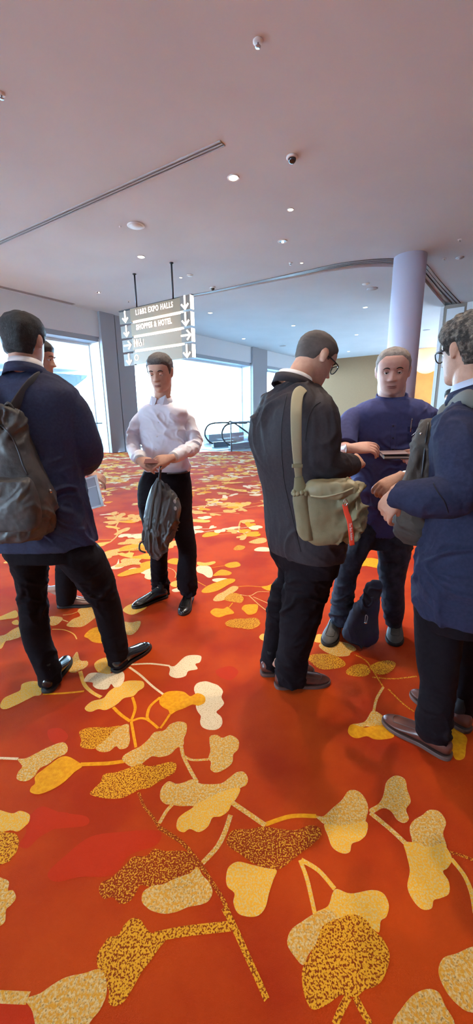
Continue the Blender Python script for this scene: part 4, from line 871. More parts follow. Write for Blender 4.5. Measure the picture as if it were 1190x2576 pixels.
for p_, r_ in ((at(352, 1155, 2.565), wrR), (at(437, 1150, 2.55), wrL)):
    d = (r_-p_)/np.linalg.norm(r_-p_); MB().tube([p_-d*.055, p_-d*.01, p_+d*.012], [.043, .040, .038], 20, 2).build('cuff', M_collar, sh_, True, org)
# open collar points and placket with buttons
B3 = basis(azC)
nb = neckband(PC, at(407, 1013, YC), None, .064, .062, azC, M_shirt, org, .034, 'shirt_collar', .006)
for s_ in (-1, 1):
    q = [neck+B3@np.array(p) for p in ((s_*.008, .066, .012), (s_*.050, .055, .034), (s_*.072, .055, -.030), (s_*.030, .088, -.058))]
    MB().add(q+[p+B3@np.array([0, .006, 0]) for p in q], [(0, 1, 2, 3), (7, 6, 5, 4), (0, 4, 5, 1), (1, 5, 6, 2), (2, 6, 7, 3), (3, 7, 4, 0)]).build('collar_point', M_shirt, nb, False, org)
# fit buttons and placket to the shirt front
def on_front(ob, org, px, py, out=.002):
    r = ray(px, py); o = Vector((0, 0, CAMH))-Vector(org); d = Vector(r).normalized()
    hit_, loc, nrm, i = ob.ray_cast(o, d)
    if not hit_: return None
    return np.array(loc)+np.array(nrm)*out+np.array(org), np.array(nrm)
for px, py in ((398, 1063), (395, 1098), (392, 1130), (397, 1180)):
    h = on_front(sh_, org, px, py)
    if h is not None: MB().ball(h[0], (.0055, .003, .0055), 12, 6, M=basis(azC)).build('button', M_collar, sh_, True, org)
tr = MB()
legs_px(tr, [(1183, 362, 478), (1195, 357, 478), (1210, 350, 481), (1240, 346, 483), (1275, 348, 484), (1300, 352, 484)], YC, .62, yaw=azC)
trouser_leg(tr, [(1262, 346, 420, 2.78), (1297, 354, 428, 2.78), (1331, 363, 434, 2.78), (1365, 372, 427, 2.79), (1395, 378, 422, 2.80), (1434, 379, 422, 2.83), (1463, 379, 425, 2.86), (1482, 382, 428, 2.88), (1496, 388, 428, 2.89)], YC)
trouser_leg(tr, [(1262, 405, 484, 2.78), (1309, 424, 485, 2.77), (1354, 440, 492, 2.75), (1390, 449, 495, 2.74), (1434, 445, 495, 2.73), (1468, 447, 496, 2.73), (1494, 454, 493, 2.73)], YC)
remesh(tr, 'trousers', M_trouser, PC, .006, 3, folds(.012, (5, 5, 10), 9.0, lambda P: .4+.8*np.exp(-((P[:, 2]-.08)/.14)**2)), org)
MB().tube([at(x, y, z) for x, y, z in ((470, 1186, 2.70), (455, 1190, 2.67), (420, 1192, 2.655))], .014, 10, 3, flat=.4).build('belt', M_shoe_blk, PC, True, org)
shoe(PC, gr(420, 1500), gr(363, 1520), M_shoe_blk, M_sole_blk, org)
shoe(PC, gr(478, 1502), gr(466, 1534), M_shoe_blk, M_sole_blk, org)
finish_body(body_todo, org)

# ---- D: man in dark suit with sling bag
org = np.array([0.30, 1.86, 0]); YD = 1.86; azD = math.radians(58)
PD = person('person', 'man in dark brown suit and glasses with khaki sling bag, head bowed', org)
hc = at(792, 902, 1.93); HB = basis(math.radians(66), math.radians(30), math.radians(0)); HS = 0.99
neck = at(742, 968, 1.88); chest = at(728, 1010, 1.86); pel = at(760, 1330, 1.88)
body = MB(); elD = at(808, 1172, 1.68); wrD = at(880, 1167, 1.87)
begin_body(body, hc, HB, HS, pel, chest, neck)
hand(body, wrD, (.75, .55, .2), (.35, -.6, .6), 1, [.9, 1.1, 1.2, 1.2], .4, s=.92)
hand(body, at(800, 1165, 2.05), (.9, .3, .1), (-.2, .3, .9), -1, [.6, .7, .8, .9])
body_todo = (body, M_skin_a, PD, .0045); CUR['yaw'] = azD
MB().loft(xf([[p*HS for p in r] for r in head_grid(hairline(.062, .035, -.05, .0035, .0012, ls=120), feat=False)], HB, hc)).build('hair', M_hair_buzz, PD, True, org)
eyes(PD, HB, hc, org, lid=-.2); glasses(PD, HB, hc, org, M_frame)
jk = MB()
legs_px(jk, [(960, 704, 776), (972, 690, 792), (985, 676, 806), (1000, 660, 818), (1020, 644, 828), (1050, 634, 834), (1090, 630, 836), (1140, 634, 836), (1190, 648, 842), (1240, 661, 850), (1300, 665, 858), (1350, 668, 862), (1386, 677, 858), (1392, 684, 850)], YD, .64, e=2.5, yaw=azD, hem=True)
sleeve(jk, [at(790, 1014, 1.76), at(806, 1045, 1.72), at(812, 1095, 1.69), at(812, 1150, 1.68), at(830, 1172, 1.70), at(862, 1172, 1.77), at(886, 1168, 1.83)], [.060, .082, .080, .080, .074, .060, .050], 20, 4)
sleeve(jk, [at(694, 1024, 1.96), at(672, 1060, 2.02), at(690, 1130, 2.08), at(780, 1165, 2.06)], [.055, .070, .062, .052], 18, 4)
jkD = remesh(jk, 'jacket', M_charcoal, PD, .0065, 3, folds(.015, (4.5, 4.5, 3.2), 4.0), org)
def seam(ob, par, org, pts, m, nm='seam', r=.0016):
    P_ = [on_front(ob, org, *p, .0006) for p in crom(np.array(pts, float), 6)]; P_ = [p[0] for p in P_ if p is not None]
    if len(P_) > 3: MB().tube(P_, r, 6).build(nm, m, ob, True, org)
M_seam = mat('dark_seam', (0.008, 0.007, 0.009), .8)
seam(jkD, PD, org, [(722, 992), (708, 1080), (714, 1200), (736, 1300), (757, 1388)], M_seam, 'back_seam')
seam(jkD, PD, org, [(806, 1012), (788, 1026), (774, 1060), (768, 1110)], M_seam, 'armhole_seam')
neckband(PD, at(743, 966, 1.88), None, .070, .070, azD, M_collar, org, .036, tilt=.35)
neckband(PD, at(741, 975, 1.88), None, .080, .084, azD, M_charcoal, org, .032, 'jacket_collar', .008, tilt=.35)
tr = MB()
legs_px(tr, [(1320, 672, 850), (1360, 674, 856), (1395, 684, 852), (1430, 695, 846)], 1.86, .64, yaw=azD)
trouser_leg(tr, [(1350, 672, 760, 1.93), (1394, 681, 765, 1.93), (1432, 700, 765, 1.95), (1465, 690, 752, 1.95), (1495, 677, 744, 1.94), (1540, 671, 735, 1.93), (1608, 664, 722, 1.92), (1650, 657, 714, 1.90), (1674, 656, 712, 1.90)], 1.93)
trouser_leg(tr, [(1350, 725, 858, 1.84), (1387, 728, 854, 1.84), (1437, 720, 843, 1.83), (1494, 713, 825, 1.82), (1547, 706, 810, 1.81), (1595, 702, 794, 1.80), (1651, 695, 777, 1.79), (1690, 691, 773, 1.78), (1710, 692, 776, 1.78)], 1.8)
remesh(tr, 'trousers', M_trouser, PD, .006, 3, folds(.012, (5, 5, 10), 15.0, lambda P: .4+.9*np.exp(-((P[:, 2]-.48)/.12)**2)+.5*np.exp(-((P[:, 2]-.08)/.14)**2)), org)
shoe(PD, gr(692, 1726), gr(832, 1716), M_shoe_brn, M_sole_brn, org)
shoe(PD, gr(656, 1694), gr(790, 1690), M_shoe_brn, M_sole_brn, org)
finish_body(body_todo, org)

# ---- E: large man in navy shirt facing the camera
org = np.array([0.80, 2.33, 0]); YE = 2.33; azE = math.radians(196)
PE = person('person', 'big man in a navy shirt facing the camera, hand raised, holding a notebook', org)
hc = at(988, 935, 2.30); HB = basis(math.radians(200), math.radians(10)); HS = 1.06
neck = at(984, 1010, 2.32); chest = at(984, 1050, 2.33); pel = at(970, 1290, 2.33)
body = MB(); wrE = at(880, 1128, 1.98); wrE2 = at(1074, 1148, 2.08)
begin_body(body, hc, HB, HS, pel, chest, neck, wide=1.08, thick=1.25)
hand(body, wrE, (.93, -.1, .05), (-.15, -.55, .8), -1, [.35, .45, .5, .55], .75, s=1.05)
hand(body, wrE2, (-.9, -.15, .08), (.3, -.75, .5), 1, [.7, .8, .9, 1.0], .35, s=1.0)
body_todo = (body, M_skin_e, PE, .0045); CUR['yaw'] = azE
MB().loft(xf([[p*HS for p in r] for r in head_grid(hairline(.085, .04, -.05, .004, .001), feat=False, wide=1.08)], HB, hc)).build('hair', M_hair_wht, PE, True, org)
eyes(PE, HB, hc, org, (0.05, 0.08, 0.1), HS, 0.05, M_skin_e); lips(PE, HB, hc, org, (0.36, 0.12, 0.10), HS)
jk = MB()
legs_px(jk, [(1000, 945, 1025), (1006, 922, 1050), (1014, 902, 1070), (1026, 886, 1086), (1046, 874, 1096), (1090, 868, 1094), (1150, 870, 1090), (1210, 878, 1080), (1270, 886, 1064), (1330, 892, 1054), (1342, 897, 1048)], YE, .68, e=2.4, yaw=azE, hem=True)
sleeve(jk, [at(916, 1042, YE), at(888, 1056, 2.32), at(870, 1090, 2.26), at(866, 1125, 2.19)], [.055, .068, .074, .074], 20, 4)
sleeve(jk, [at(1056, 1042, YE), at(1082, 1056, 2.32), at(1098, 1090, 2.30), at(1104, 1128, 2.26)], [.055, .068, .074, .074], 20, 4)
shE = remesh(jk, 'shirt', M_polo, PE, .0065, 3, folds(.013, (5, 5, 6), 6.0), org)
B3 = basis(azE)
nb = neckband(PE, at(985, 1008, YE), None, .080, .078, azE, M_polo, org, .034, 'shirt_collar', .006)
for s_ in (-1, 1):
    q = [neck+B3@np.array(p) for p in ((s_*.012, .100, -.01), (s_*.062, .070, .022), (s_*.095, .085, -.045), (s_*.045, .130, -.070))]
    MB().add(q+[p+B3@np.array([0, .007, 0]) for p in q], [(0, 1, 2, 3), (7, 6, 5, 4), (0, 4, 5, 1), (1, 5, 6, 2), (2, 6, 7, 3), (3, 7, 4, 0)]).build('collar_point', M_polo, nb, False, org)
# placket, buttons and chest pocket follow the shirt front
P_ = [on_front(shE, org, 990+(py-1060)*-.02, py, .001) for py in range(1066, 1145, 8)]
P_ = [p[0] for p in P_ if p is not None]
if len(P_) > 3: MB().tube(P_, .014, 8, 2, flat=.12, upv=-B3[:, 1]).build('placket', M_polo, shE, True, org)
for py in (1072, 1102, 1130):
    h = on_front(shE, org, 989, py, .004)
    if h is not None: MB().ball(h[0], (.006, .003, .006), 12, 6, M=B3).build('button', mat('navy_button', (0.01, 0.012, 0.04), .3), shE, True, org)
P_ = [on_front(shE, org, *p, .002) for p in ((1025, 1073), (1053, 1073), (1053, 1108), (1025, 1108))]
if all(p is not None for p in P_):
    q = [p[0] for p in P_]; d = -B3[:, 1]*-.004
    MB().add(q+[p+d for p in q], [(0, 1, 2, 3), (7, 6, 5, 4), (0, 4, 5, 1), (1, 5, 6, 2), (2, 6, 7, 3), (3, 7, 4, 0)]).build('chest_pocket', mat('navy_pocket', (0.014, 0.020, 0.085), .8), shE, False, org)
tr = MB()
legs_px(tr, [(1255, 905, 1040), (1310, 902, 1040), (1350, 892, 1038), (1372, 884, 1040)], 2.33, .68, yaw=azE)
trouser_leg(tr, [(1310, 904, 968, 2.32), (1345, 882, 952, 2.31), (1386, 857, 928, 2.30), (1420, 850, 910, 2.29), (1462, 842, 897, 2.28), (1510, 833, 890, 2.28), (1545, 829, 887, 2.28), (1572, 831, 878, 2.28)], 2.3)
trouser_leg(tr, [(1310, 956, 1038, 2.31), (1345, 949, 1038, 2.30), (1390, 949, 1034, 2.29), (1430, 949, 1024, 2.28), (1479, 955, 1018, 2.27), (1534, 962, 1018, 2.26), (1560, 966, 1012, 2.26), (1574, 970, 1010, 2.26)], 2.3)
remesh(tr, 'trousers', M_trouser_blue, PE, .006, 3, folds(.015, (6, 6, 12), 21.0, lambda P: .4+1.0*np.exp(-((P[:, 2]-.12)/.14)**2)), org)
shoe(PE, at(848, 1572, 2.38)*np.array([1, 1, 0]), gr(832, 1606), M_shoe_gry, M_sole_blk, org, 1.12)
shoe(PE, at(994, 1572, 2.38)*np.array([1, 1, 0]), gr(992, 1612), M_shoe_gry, M_sole_blk, org, 1.12)
finish_body(body_todo, org)

# ---- F: man in navy suit at the right edge
org = np.array([0.93, 1.48, 0]); YF = 1.52; azF = math.radians(-48)
PF = person('person', 'man with curly greying hair and glasses in a navy suit at the right edge', org)
hc = at(1178, 884, 1.58); HB = basis(math.radians(-20), math.radians(6)); HS = 0.99
neck = at(1178, 980, 1.55); chest = at(1185, 1030, 1.54); pel = at(1170, 1400, 1.52)
body = MB(); wrF = at(1002, 1236, 1.37); wrF2 = at(1006, 1200, 1.76)
begin_body(body, hc, HB, HS, pel, chest, neck)
hand(body, wrF, (-.32, .35, -.85), (-.75, -.5, .1), -1, [.5, .6, .7, .8], .4)
hand(body, wrF2, (-.75, -.05, -.45), (-.3, -.6, .7), 1, [.6, .7, .8, .9], .4)
body_todo = (body, M_skin_b, PF, .0042); CUR['yaw'] = azF
MB().loft(xf([[p*HS for p in r] for r in head_grid(hairline(.050, .028, -.062, .018, .010, ls=55, seed=4), feat=False)], HB, hc)).build('hair', M_hair_gry, PF, True, org)
eyes(PF, HB, hc, org, lidm=M_skin_b); glasses(PF, HB, hc, org, M_frame)
jk = MB()
legs_px(jk, [(980, 1160, 1236), (990, 1150, 1262), (1004, 1139, 1290), (1022, 1124, 1312), (1040, 1106, 1322), (1066, 1088, 1328), (1120, 1082, 1330), (1200, 1084, 1326), (1290, 1076, 1318), (1360, 1056, 1312), (1420, 1041, 1312), (1480, 1037, 1314), (1512, 1042, 1308), (1518, 1050, 1300)], YF, .66, e=2.5, yaw=azF, hem=True)
sleeve(jk, [at(1164, 1048, 1.44), at(1154, 1080, 1.38), at(1156, 1140, 1.32), at(1160, 1205, 1.28), at(1140, 1248, 1.27), at(1080, 1252, 1.28), at(1028, 1246, 1.32), at(998, 1238, 1.355)], [.050, .078, .080, .078, .074, .070, .058, .052], 20, 4)
sleeve(jk, [at(1200, 1030, 1.66), at(1150, 1110, 1.80), at(1130, 1170, 1.86), at(1040, 1200, 1.80)], [.055, .065, .062, .050], 18, 4)
jkF = remesh(jk, 'jacket', M_navy2, PF, .006, 3, folds(.015, (6, 6, 5), 12.0), org)
MB().tube([at(1052, 1200, 1.80), at(1018, 1204, 1.79)], [.042, .037], 20).build('cuff', M_collar, PF, True, org)
neckband(PF, at(1184, 986, 1.55), None, .060, .062, azF, mat('blue_collar_cotton', (0.55, 0.62, 0.78), .7), org, .040, tilt=.3)
neckband(PF, at(1186, 998, 1.55), None, .066, .072, azF, M_navy2, org, .034, 'jacket_collar', .008, tilt=.3)
tr = MB()
legs_px(tr, [(1400, 1050, 1300), (1450, 1046, 1300), (1500, 1042, 1296), (1540, 1045, 1290)], YF, .66, yaw=azF)
trouser_leg(tr, [(1480, 1040, 1190, 1.46), (1520, 1037, 1182, 1.45), (1600, 1037, 1166, 1.43), (1680, 1043, 1156, 1.40), (1724, 1052, 1150, 1.39), (1780, 1045, 1141, 1.37), (1836, 1041, 1138, 1.36), (1852, 1048, 1138, 1.36)], 1.4)
trouser_leg(tr, [(1480, 1150, 1300, 1.58), (1600, 1140, 1262, 1.55), (1700, 1138, 1230, 1.52), (1770, 1136, 1200, 1.50), (1812, 1138, 1190, 1.49)], 1.5)
remesh(tr, 'trousers', M_trouser, PF, .006, 3, folds(.011, (5, 5, 9), 30.0, lambda P: .35+.8*np.exp(-((P[:, 2]-.08)/.12)**2)), org)
shoe(PF, gr(1134, 1908), gr(972, 1815), M_shoe_brn, M_sole_brn, org)
shoe(PF, gr(1182, 1842), gr(1046, 1752), M_shoe_brn, M_sole_brn, org)
finish_body(body_todo, org)

seam(jkF, PF, np.array([0.93, 1.48, 0]), [(1090, 1215), (1100, 1236), (1118, 1262), (1128, 1290)], M_seam, 'sleeve_seam')
# ---- G: person far behind at the right
org = np.array([3.5, 6.4, 0]); 
c0 = at(1133, 1000, 6.4); org = np.array([c0[0], 6.4, 0])
PG = person('person', 'distant person in white top with black strap behind the man at the right edge', org)
azG = math.radians(215); HBg = basis(azG)
hc = c0+np.array([0, 0, 0]); neck = hc-np.array([0, 0, .15]); chest = hc-np.array([0, 0, .30]); pel = hc-np.array([0, 0, .75])
body = MB(); S_ = lambda x, y, z: np.array([c0[0], 6.4, 0])+HBg@np.array([x, y, 0])+np.array([0, 0, z])
base_body(body, hc, HBg, .98, pel, chest, neck, [(S_(s_*.09, 0, .85), S_(s_*.10, 0, .48), S_(s_*.11, 0, .08), S_(s_*.12, .16, .03)) for s_ in (-1, 1)],
          [(S_(s_*.18, 0, hc[2]-.24), S_(s_*.24, -.02, hc[2]-.52), S_(s_*.22, .12, hc[2]-.74)) for s_ in (-1, 1)])
for s_ in (-1, 1): hand(body, S_(s_*.22, .12, hc[2]-.74), (0, 0, -1), (HBg@np.array([s_, 0, 0])), s_, .4)
remesh(body, 'body', M_skin_b, PG, .008, 2, None, org)
MB().loft(xf(head_grid(hairline(.05, .02, -.05, .012, .002), feat=False, nz_=40, na=40), HBg, hc)).build('hair', M_hair_blk, PG, True, org)
jk = MB(); top = hc[2]
jk.loft([ering(S_(0, 0, z), a, b, azG, 28, 2.4) for z, a, b in ((top-.12, .055, .055), (top-.15, .10, .075), (top-.19, .17, .10), (top-.30, .19, .12), (top-.5, .17, .115), (top-.72, .18, .12), (top-.80, .18, .12))])
for s_ in (-1, 1): jk.tube([S_(s_*.17, 0, top-.20), S_(s_*.24, -.02, top-.50), S_(s_*.23, .08, top-.68)], [.06, .05, .042], 16, 4)
remesh(jk, 'shirt', M_collar, PG, .012, 3, folds(.008, (5, 5, 6), 6.0), org)
tr = MB()
tr.loft([ering(S_(0, 0, z), .17, .12, azG, 28) for z in (.72, .8, .95)])
for s_ in (-1, 1): tr.tube([S_(s_*.08, 0, .82), S_(s_*.10, 0, .48), S_(s_*.11, 0, .05)], [.09, .07, .06], 18, 4)
remesh(tr, 'trousers', M_trouser, PG, .012, 3, None, org)
for s_ in (-1, 1): shoe(PG, S_(s_*.11, -.06, 0), S_(s_*.12, .2, 0), M_shoe_blk, M_sole_blk, org)
MB().tube([S_(-.10, -.05, top-.13), S_(-.13, .08, top-.20), S_(-.02, .135, top-.45), S_(.12, .13, top-.7)], .022, 10, 5, flat=.15, upv=HBg[:, 1]).build('strap', M_trouser, PG, True, org)
# ---------------------------------------------------------------- bags and things in hands
M_nyl = mat('black_nylon', (0.042, 0.039, 0.040), 0.5, col2=(0.080, 0.074, 0.070), nscale=14, bump=0.15, bscale=60, spec=0.5)
M_nyl2 = mat('dark_brown_canvas', (0.036, 0.024, 0.018), 0.75, col2=(0.050, 0.035, 0.027), nscale=20, bump=0.3, bscale=500)
M_khaki = mat('khaki_nylon', (0.235, 0.195, 0.105), 0.55, col2=(0.185, 0.155, 0.082), nscale=9, bump=0.2, bscale=500, spec=0.4)
M_khaki2 = mat('khaki_webbing', (0.42, 0.36, 0.22), 0.75, bump=0.5, bscale=900)
M_nvbag = mat('navy_bag_canvas', (0.010, 0.016, 0.040), 0.8, col2=(0.014, 0.021, 0.050), nscale=20, bump=0.3, bscale=500)
M_metal = mat('bright_metal', (0.6, 0.6, 0.6), 0.25, 1.0)
M_grey = mat('grey_webbing', (0.09, 0.085, 0.085), 0.8, bump=.4, bscale=800)
def band(mb, pts, w_, th, upv, sub=4):
    mb.tube(pts, [(w_, th)]*len(pts) if np.isscalar(w_) else [(a, th) for a in w_], 12, sub, up0=upv)

# black backpack on the back of the man at the left edge
org = at(30, 1340, 1.70)
b = thing('backpack', 'black nylon backpack worn by the man at the left edge', 'backpack', org)
mb = MB(); legs_px(mb, [(1026, -30, 34), (1034, -52, 46), (1050, -66, 57), (1080, -78, 68), (1120, -86, 84), (1165, -92, 102), (1215, -96, 124), (1255, -96, 138), (1300, -94, 140), (1335, -88, 132), (1352, -78, 112)], 1.72, .55, e=2.8, yaw=azA)
bb = remesh(mb, 'bag_body', M_nyl, b, .006, 2, folds(.026, (8, 8, 4), 3.3), org)
mb = MB(); legs_px(mb, [(1205, -60, 70), (1215, -66, 82), (1260, -66, 98), (1310, -62, 104), (1332, -56, 96)], 1.60, .35, e=3.0, yaw=azA)
fp = remesh(mb, 'front_pocket', M_nyl, b, .006, 2, folds(.014, (8, 8, 6), 13.3), org)
P_ = [on_front(bb, org, *p, .003) for p in ((2, 1070), (20, 1085), (35, 1110), (48, 1140), (58, 1170), (70, 1195))]
P_ = [p[0] for p in P_ if p is not None]
if len(P_) > 2: MB().tube(P_, .004, 8, 3).build('zipper', M_dark, b, True, org)
mb = MB(); band(mb, [at(22, 1046, 1.74), at(40, 1018, 1.765), at(62, 985, 1.80), at(84, 960, 1.835), at(102, 952, 1.90), at(112, 975, 2.02)], .030, .006, (-.75, .2, .25)); mb.build('strap', M_grey, b, True, org)
mb = MB(); band(mb, [at(-30, 1050, 1.74), at(-30, 1010, 1.78), at(-20, 978, 1.82), at(-12, 966, 1.88), at(-10, 985, 2.0)], .030, .006, (0, .6, .6)); mb.build('strap', M_grey, b, True, org)
h = on_front(bb, org, 124, 1236, .004)
if h is not None: MB().ball(h[0], (.010, .006, .010), 12, 6).build('buckle', M_metal, b, True, org)
MB().tube([at(10, 1032, 1.71), at(20, 1014, 1.70), at(34, 1030, 1.71)], .007, 8, 4).build('handle', M_grey, b, True, org)

# limp black backpack hanging from the hand of the man in white
org = at(395, 1404, 2.55)
b = thing('backpack', 'limp black backpack dangling from the hands of the man in white shirt', 'backpack', org)
mb = MB(); legs_px(mb, [(1204, 397, 406), (1214, 390, 414), (1230, 379, 432), (1254, 371, 449), (1276, 366, 454), (1304, 363, 450), (1330, 360, 441), (1356, 360, 430), (1380, 365, 420), (1398, 379, 411), (1405, 388, 404)], 2.55, .55, e=2.3, yaw=math.radians(205))
bb = remesh(mb, 'bag_body', M_nyl, b, .005, 2, folds(.024, (14, 14, 5), 6.3), org)
for pts in (((398, 1210), (392, 1240), (384, 1280), (378, 1330)), ((403, 1212), (404, 1245), (398, 1290), (390, 1335))):
    P_ = [on_front(bb, org, *p, .006) for p in pts]; P_ = [p[0] for p in P_ if p is not None]
    if len(P_) > 2: MB().tube(P_, .009, 8, 3, flat=.5).build('strap', M_grey, b, True, org)
MB().tube([at(401, 1212, 2.55), at(402, 1196, 2.53), at(404, 1182, 2.51), at(406, 1170, 2.50)], .008, 8, 3).build('handle', M_grey, b, True, org)
MB().tube([at(364, 1360, 2.55), at(352, 1368, 2.54), at(352, 1384, 2.54), at(366, 1390, 2.55)], .006, 8, 4).build('strap_loop', M_nyl, b, True, org)
for px, py in ((439, 1262), (441, 1279)):
    h = on_front(bb, org, px, py, .002)
    if h is not None: MB().ball(h[0], (.012, .004, .014), 12, 6, M=basis(math.radians(205))).build('patch', mat('pale_patch', (.35, .33, .33), .5), b, True, org)

# khaki sling bag
org = at(830, 1366, 1.60)
b = thing('sling_bag', 'khaki nylon sling bag with a red tag on the hip of the bowed man', 'bag', org)
yb = math.radians(183)
mb = MB(); legs_px(mb, [(1212, 784, 886), (1220, 768, 902), (1238, 752, 909), (1270, 746, 917), (1300, 746, 921), (1326, 750, 914), (1346, 760, 898), (1360, 776, 872), (1366, 792, 850)], 1.60, .46, e=2.7, yaw=yb)
bb = remesh(mb, 'bag_body', M_khaki, b, .005, 2, folds(.045, (12, 12, 8), 16.3), org)
mb = MB(); legs_px(mb, [(1240, 738, 776), (1262, 738, 778), (1300, 742, 782), (1340, 748, 786), (1358, 762, 790)], 1.57, .8, e=2.4, yaw=yb)
sp = remesh(mb, 'side_pocket', M_khaki, b, .005, 2, folds(.012, (14, 14, 5), 6.3), org)
ru = MB()
for k in range(12):
    a = 2*math.pi*k/12; c0 = at(757, 1240, 1.57); ru.ball(c0+np.array([math.cos(a)*.031, math.sin(a)*.022, .004*math.sin(a*3)]), (.010, .010, .011), 10, 6)
ru.build('gathered_edge', M_khaki, sp, True, org)
mb = MB(); legs_px(mb, [(1208, 790, 872), (1212, 776, 890), (1226, 766, 898), (1240, 768, 896), (1252, 782, 880)], 1.585, .62, e=2.8, yaw=yb)
lid = remesh(mb, 'top_flap', mat('khaki_flap_nylon', (0.29, 0.245, 0.135), 0.55, col2=(0.23, 0.19, 0.105), nscale=12), b, .005, 2, folds(.010, (12, 12, 6), 26.3), org)
P_ = [on_front(lid, org, *p, .002) for p in ((782, 1246), (810, 1249), (840, 1245), (868, 1236), (888, 1228))]; P_ = [p[0] for p in P_ if p is not None]
if len(P_) > 2: MB().tube(P_, .0035, 8, 3).build('piping', M_khaki2, lid, True, org)
bk = basis(azD)[:, 1]
mb = MB(); band(mb, [at(757, 1238, 1.60), at(752, 1205, 1.60), at(749, 1165, 1.585), at(746, 1110, 1.575), at(745, 1050, 1.59), at(747, 1008, 1.64), at(753, 986, 1.69), at(768, 976, 1.75), at(785, 980, 1.83), at(802, 1000, 1.90)], [.030, .016, .018, .021, .023, .024, .024, .024, .024, .022], .0035, (.12, -.98, -.1)); st = mb.build('strap', M_khaki2, b, True, org)
MB().box((-.021, -.006, -.007), (.021, .010, .007), lambda p: at(748, 1172, 1.572)+np.array(p)).build('strap_slider', M_khaki, st, False, org)
MB().tube([at(757, 1240, 1.585), at(754, 1222, 1.585), at(751, 1200, 1.588)], [(.040, .012), (.026, .009), (.018, .006)], 14, 4, upv=(.1, -.98, .1)).build('strap_gusset', M_khaki, b, True, org)
MB().tube([at(893, 1240, 1.60), at(897, 1268, 1.545), at(899, 1283, 1.54)], .004, 8, 3, flat=.6).build('zip_pull', M_khaki2, b, True, org)
MB().tube([at(864, 1262, 1.50), at(868, 1256, 1.50), at(874, 1262, 1.50), at(871, 1272, 1.50), at(865, 1270, 1.50), at(864, 1262, 1.50)], .0022, 8, 4).build('key_ring', M_metal, b, True, org)
# red tag hanging from the bag, white lettering down its length
M_tag = mat('red_tag_fabric', (0.72, 0.045, 0.012), .6); M_wht = mat('white_lettering', (0.85, 0.82, 0.80), .6)
tp = [at(867, 1268, 1.503), at(872, 1290, 1.50), at(879, 1310, 1.497), at(883, 1340, 1.497), at(886, 1372, 1.50)]
mb = MB(); mb.tube(tp, [(.0105, .0016)]*5, 12, 5, upv=(.05, -1, 0)); tg = mb.build('tag', M_tag, b, True, org)
def text_mesh(name, s, size, m, M, parent=None, org=(0, 0, 0), ext=0.0, bold=0.0, sx=1.0, sp=1.0):
    cu = bpy.data.curves.new(name, 'FONT'); cu.body = s; cu.size = size; cu.align_x = 'CENTER'; cu.align_y = 'CENTER'; cu.extrude = ext; cu.offset = bold
    cu.resolution_u = 3; cu.space_character = sp
    o = bpy.data.objects.new(name, cu); C.objects.link(o); bpy.context.view_layer.update()
    me = bpy.data.meshes.new_from_object(o.evaluated_get(bpy.context.evaluated_depsgraph_get())); bpy.data.objects.remove(o); bpy.data.curves.remove(cu)
    for v in me.vertices:
        q = M(np.array([v.co.x*sx, v.co.y, v.co.z])); v.co = Vector(q-np.array(org))
    me.materials.clear(); me.materials.append(m); o = bpy.data.objects.new(name, me); C.objects.link(o)
    if parent is not None: o.parent = parent
    elif any(org): o.location = org
    return o
d1 = (tp[4]-tp[2])/np.linalg.norm(tp[4]-tp[2]); d2 = np.array([1.0, 0.03, 0]); d2 -= d1*(d2@d1); d2 /= np.linalg.norm(d2); d3 = np.cross(d1, d2); d3 = d3 if d3[1] < 0 else -d3
tq = crom(tp, 12); ts = np.concatenate([[0], np.cumsum(np.linalg.norm(np.diff(tq, axis=0), axis=1))])
def tagmap(p):
    s_ = ts[-1]*.66+p[0]; c_ = np.array([np.interp(s_, ts, tq[:, i]) for i in range(3)]); return c_+d2*p[1]+d3*(p[2]+.0024)
text_mesh('lettering', 'The Best Aviation', .0155, M_wht, tagmap, tg, org, .0003, sx=.66)

# dark blue drawstring bag between the feet of the man in navy shirt
org = at(905, 1620, 2.12)*np.array([1, 1, 0])
b = thing('drawstring_bag', 'dark navy drawstring bag standing on the carpet between grey shoes', 'bag', org)
mb = MB(); legs_px(mb, [(1462, 936, 956), (1474, 922, 962), (1492, 910, 960), (1512, 898, 956), (1540, 882, 953), (1568, 868, 953), (1594, 858, 952), (1608, 862, 948), (1617, 874, 938)], 2.13, .62, e=2.4, yaw=math.radians(190))
bb = remesh(mb, 'bag_body', M_nvbag, b, .005, 2, folds(.022, (8, 8, 7), 2.3), org)
bb.location.z += max(0, -min(v.co.z for v in bb.data.vertices)+.002)
MB().tube([at(914, 1506, 2.05), at(918, 1522, 2.03), at(928, 1527, 2.03), at(938, 1516, 2.04), at(936, 1502, 2.06)], .010, 10, 4, flat=.6).build('handle', M_nvbag, b, True, org)
MB().tube([at(918, 1566, 1.99), at(920, 1548, 1.995), at(925, 1552, 1.995), at(922, 1566, 1.99)], .0022, 8, 4).build('cord', mat('grey_cord', (.35, .35, .37), .6), b, True, org)
MB().ball(at(920, 1567, 1.99), (.008, .006, .006), 12, 7).build('cord_lock', M_metal, b, True, org)

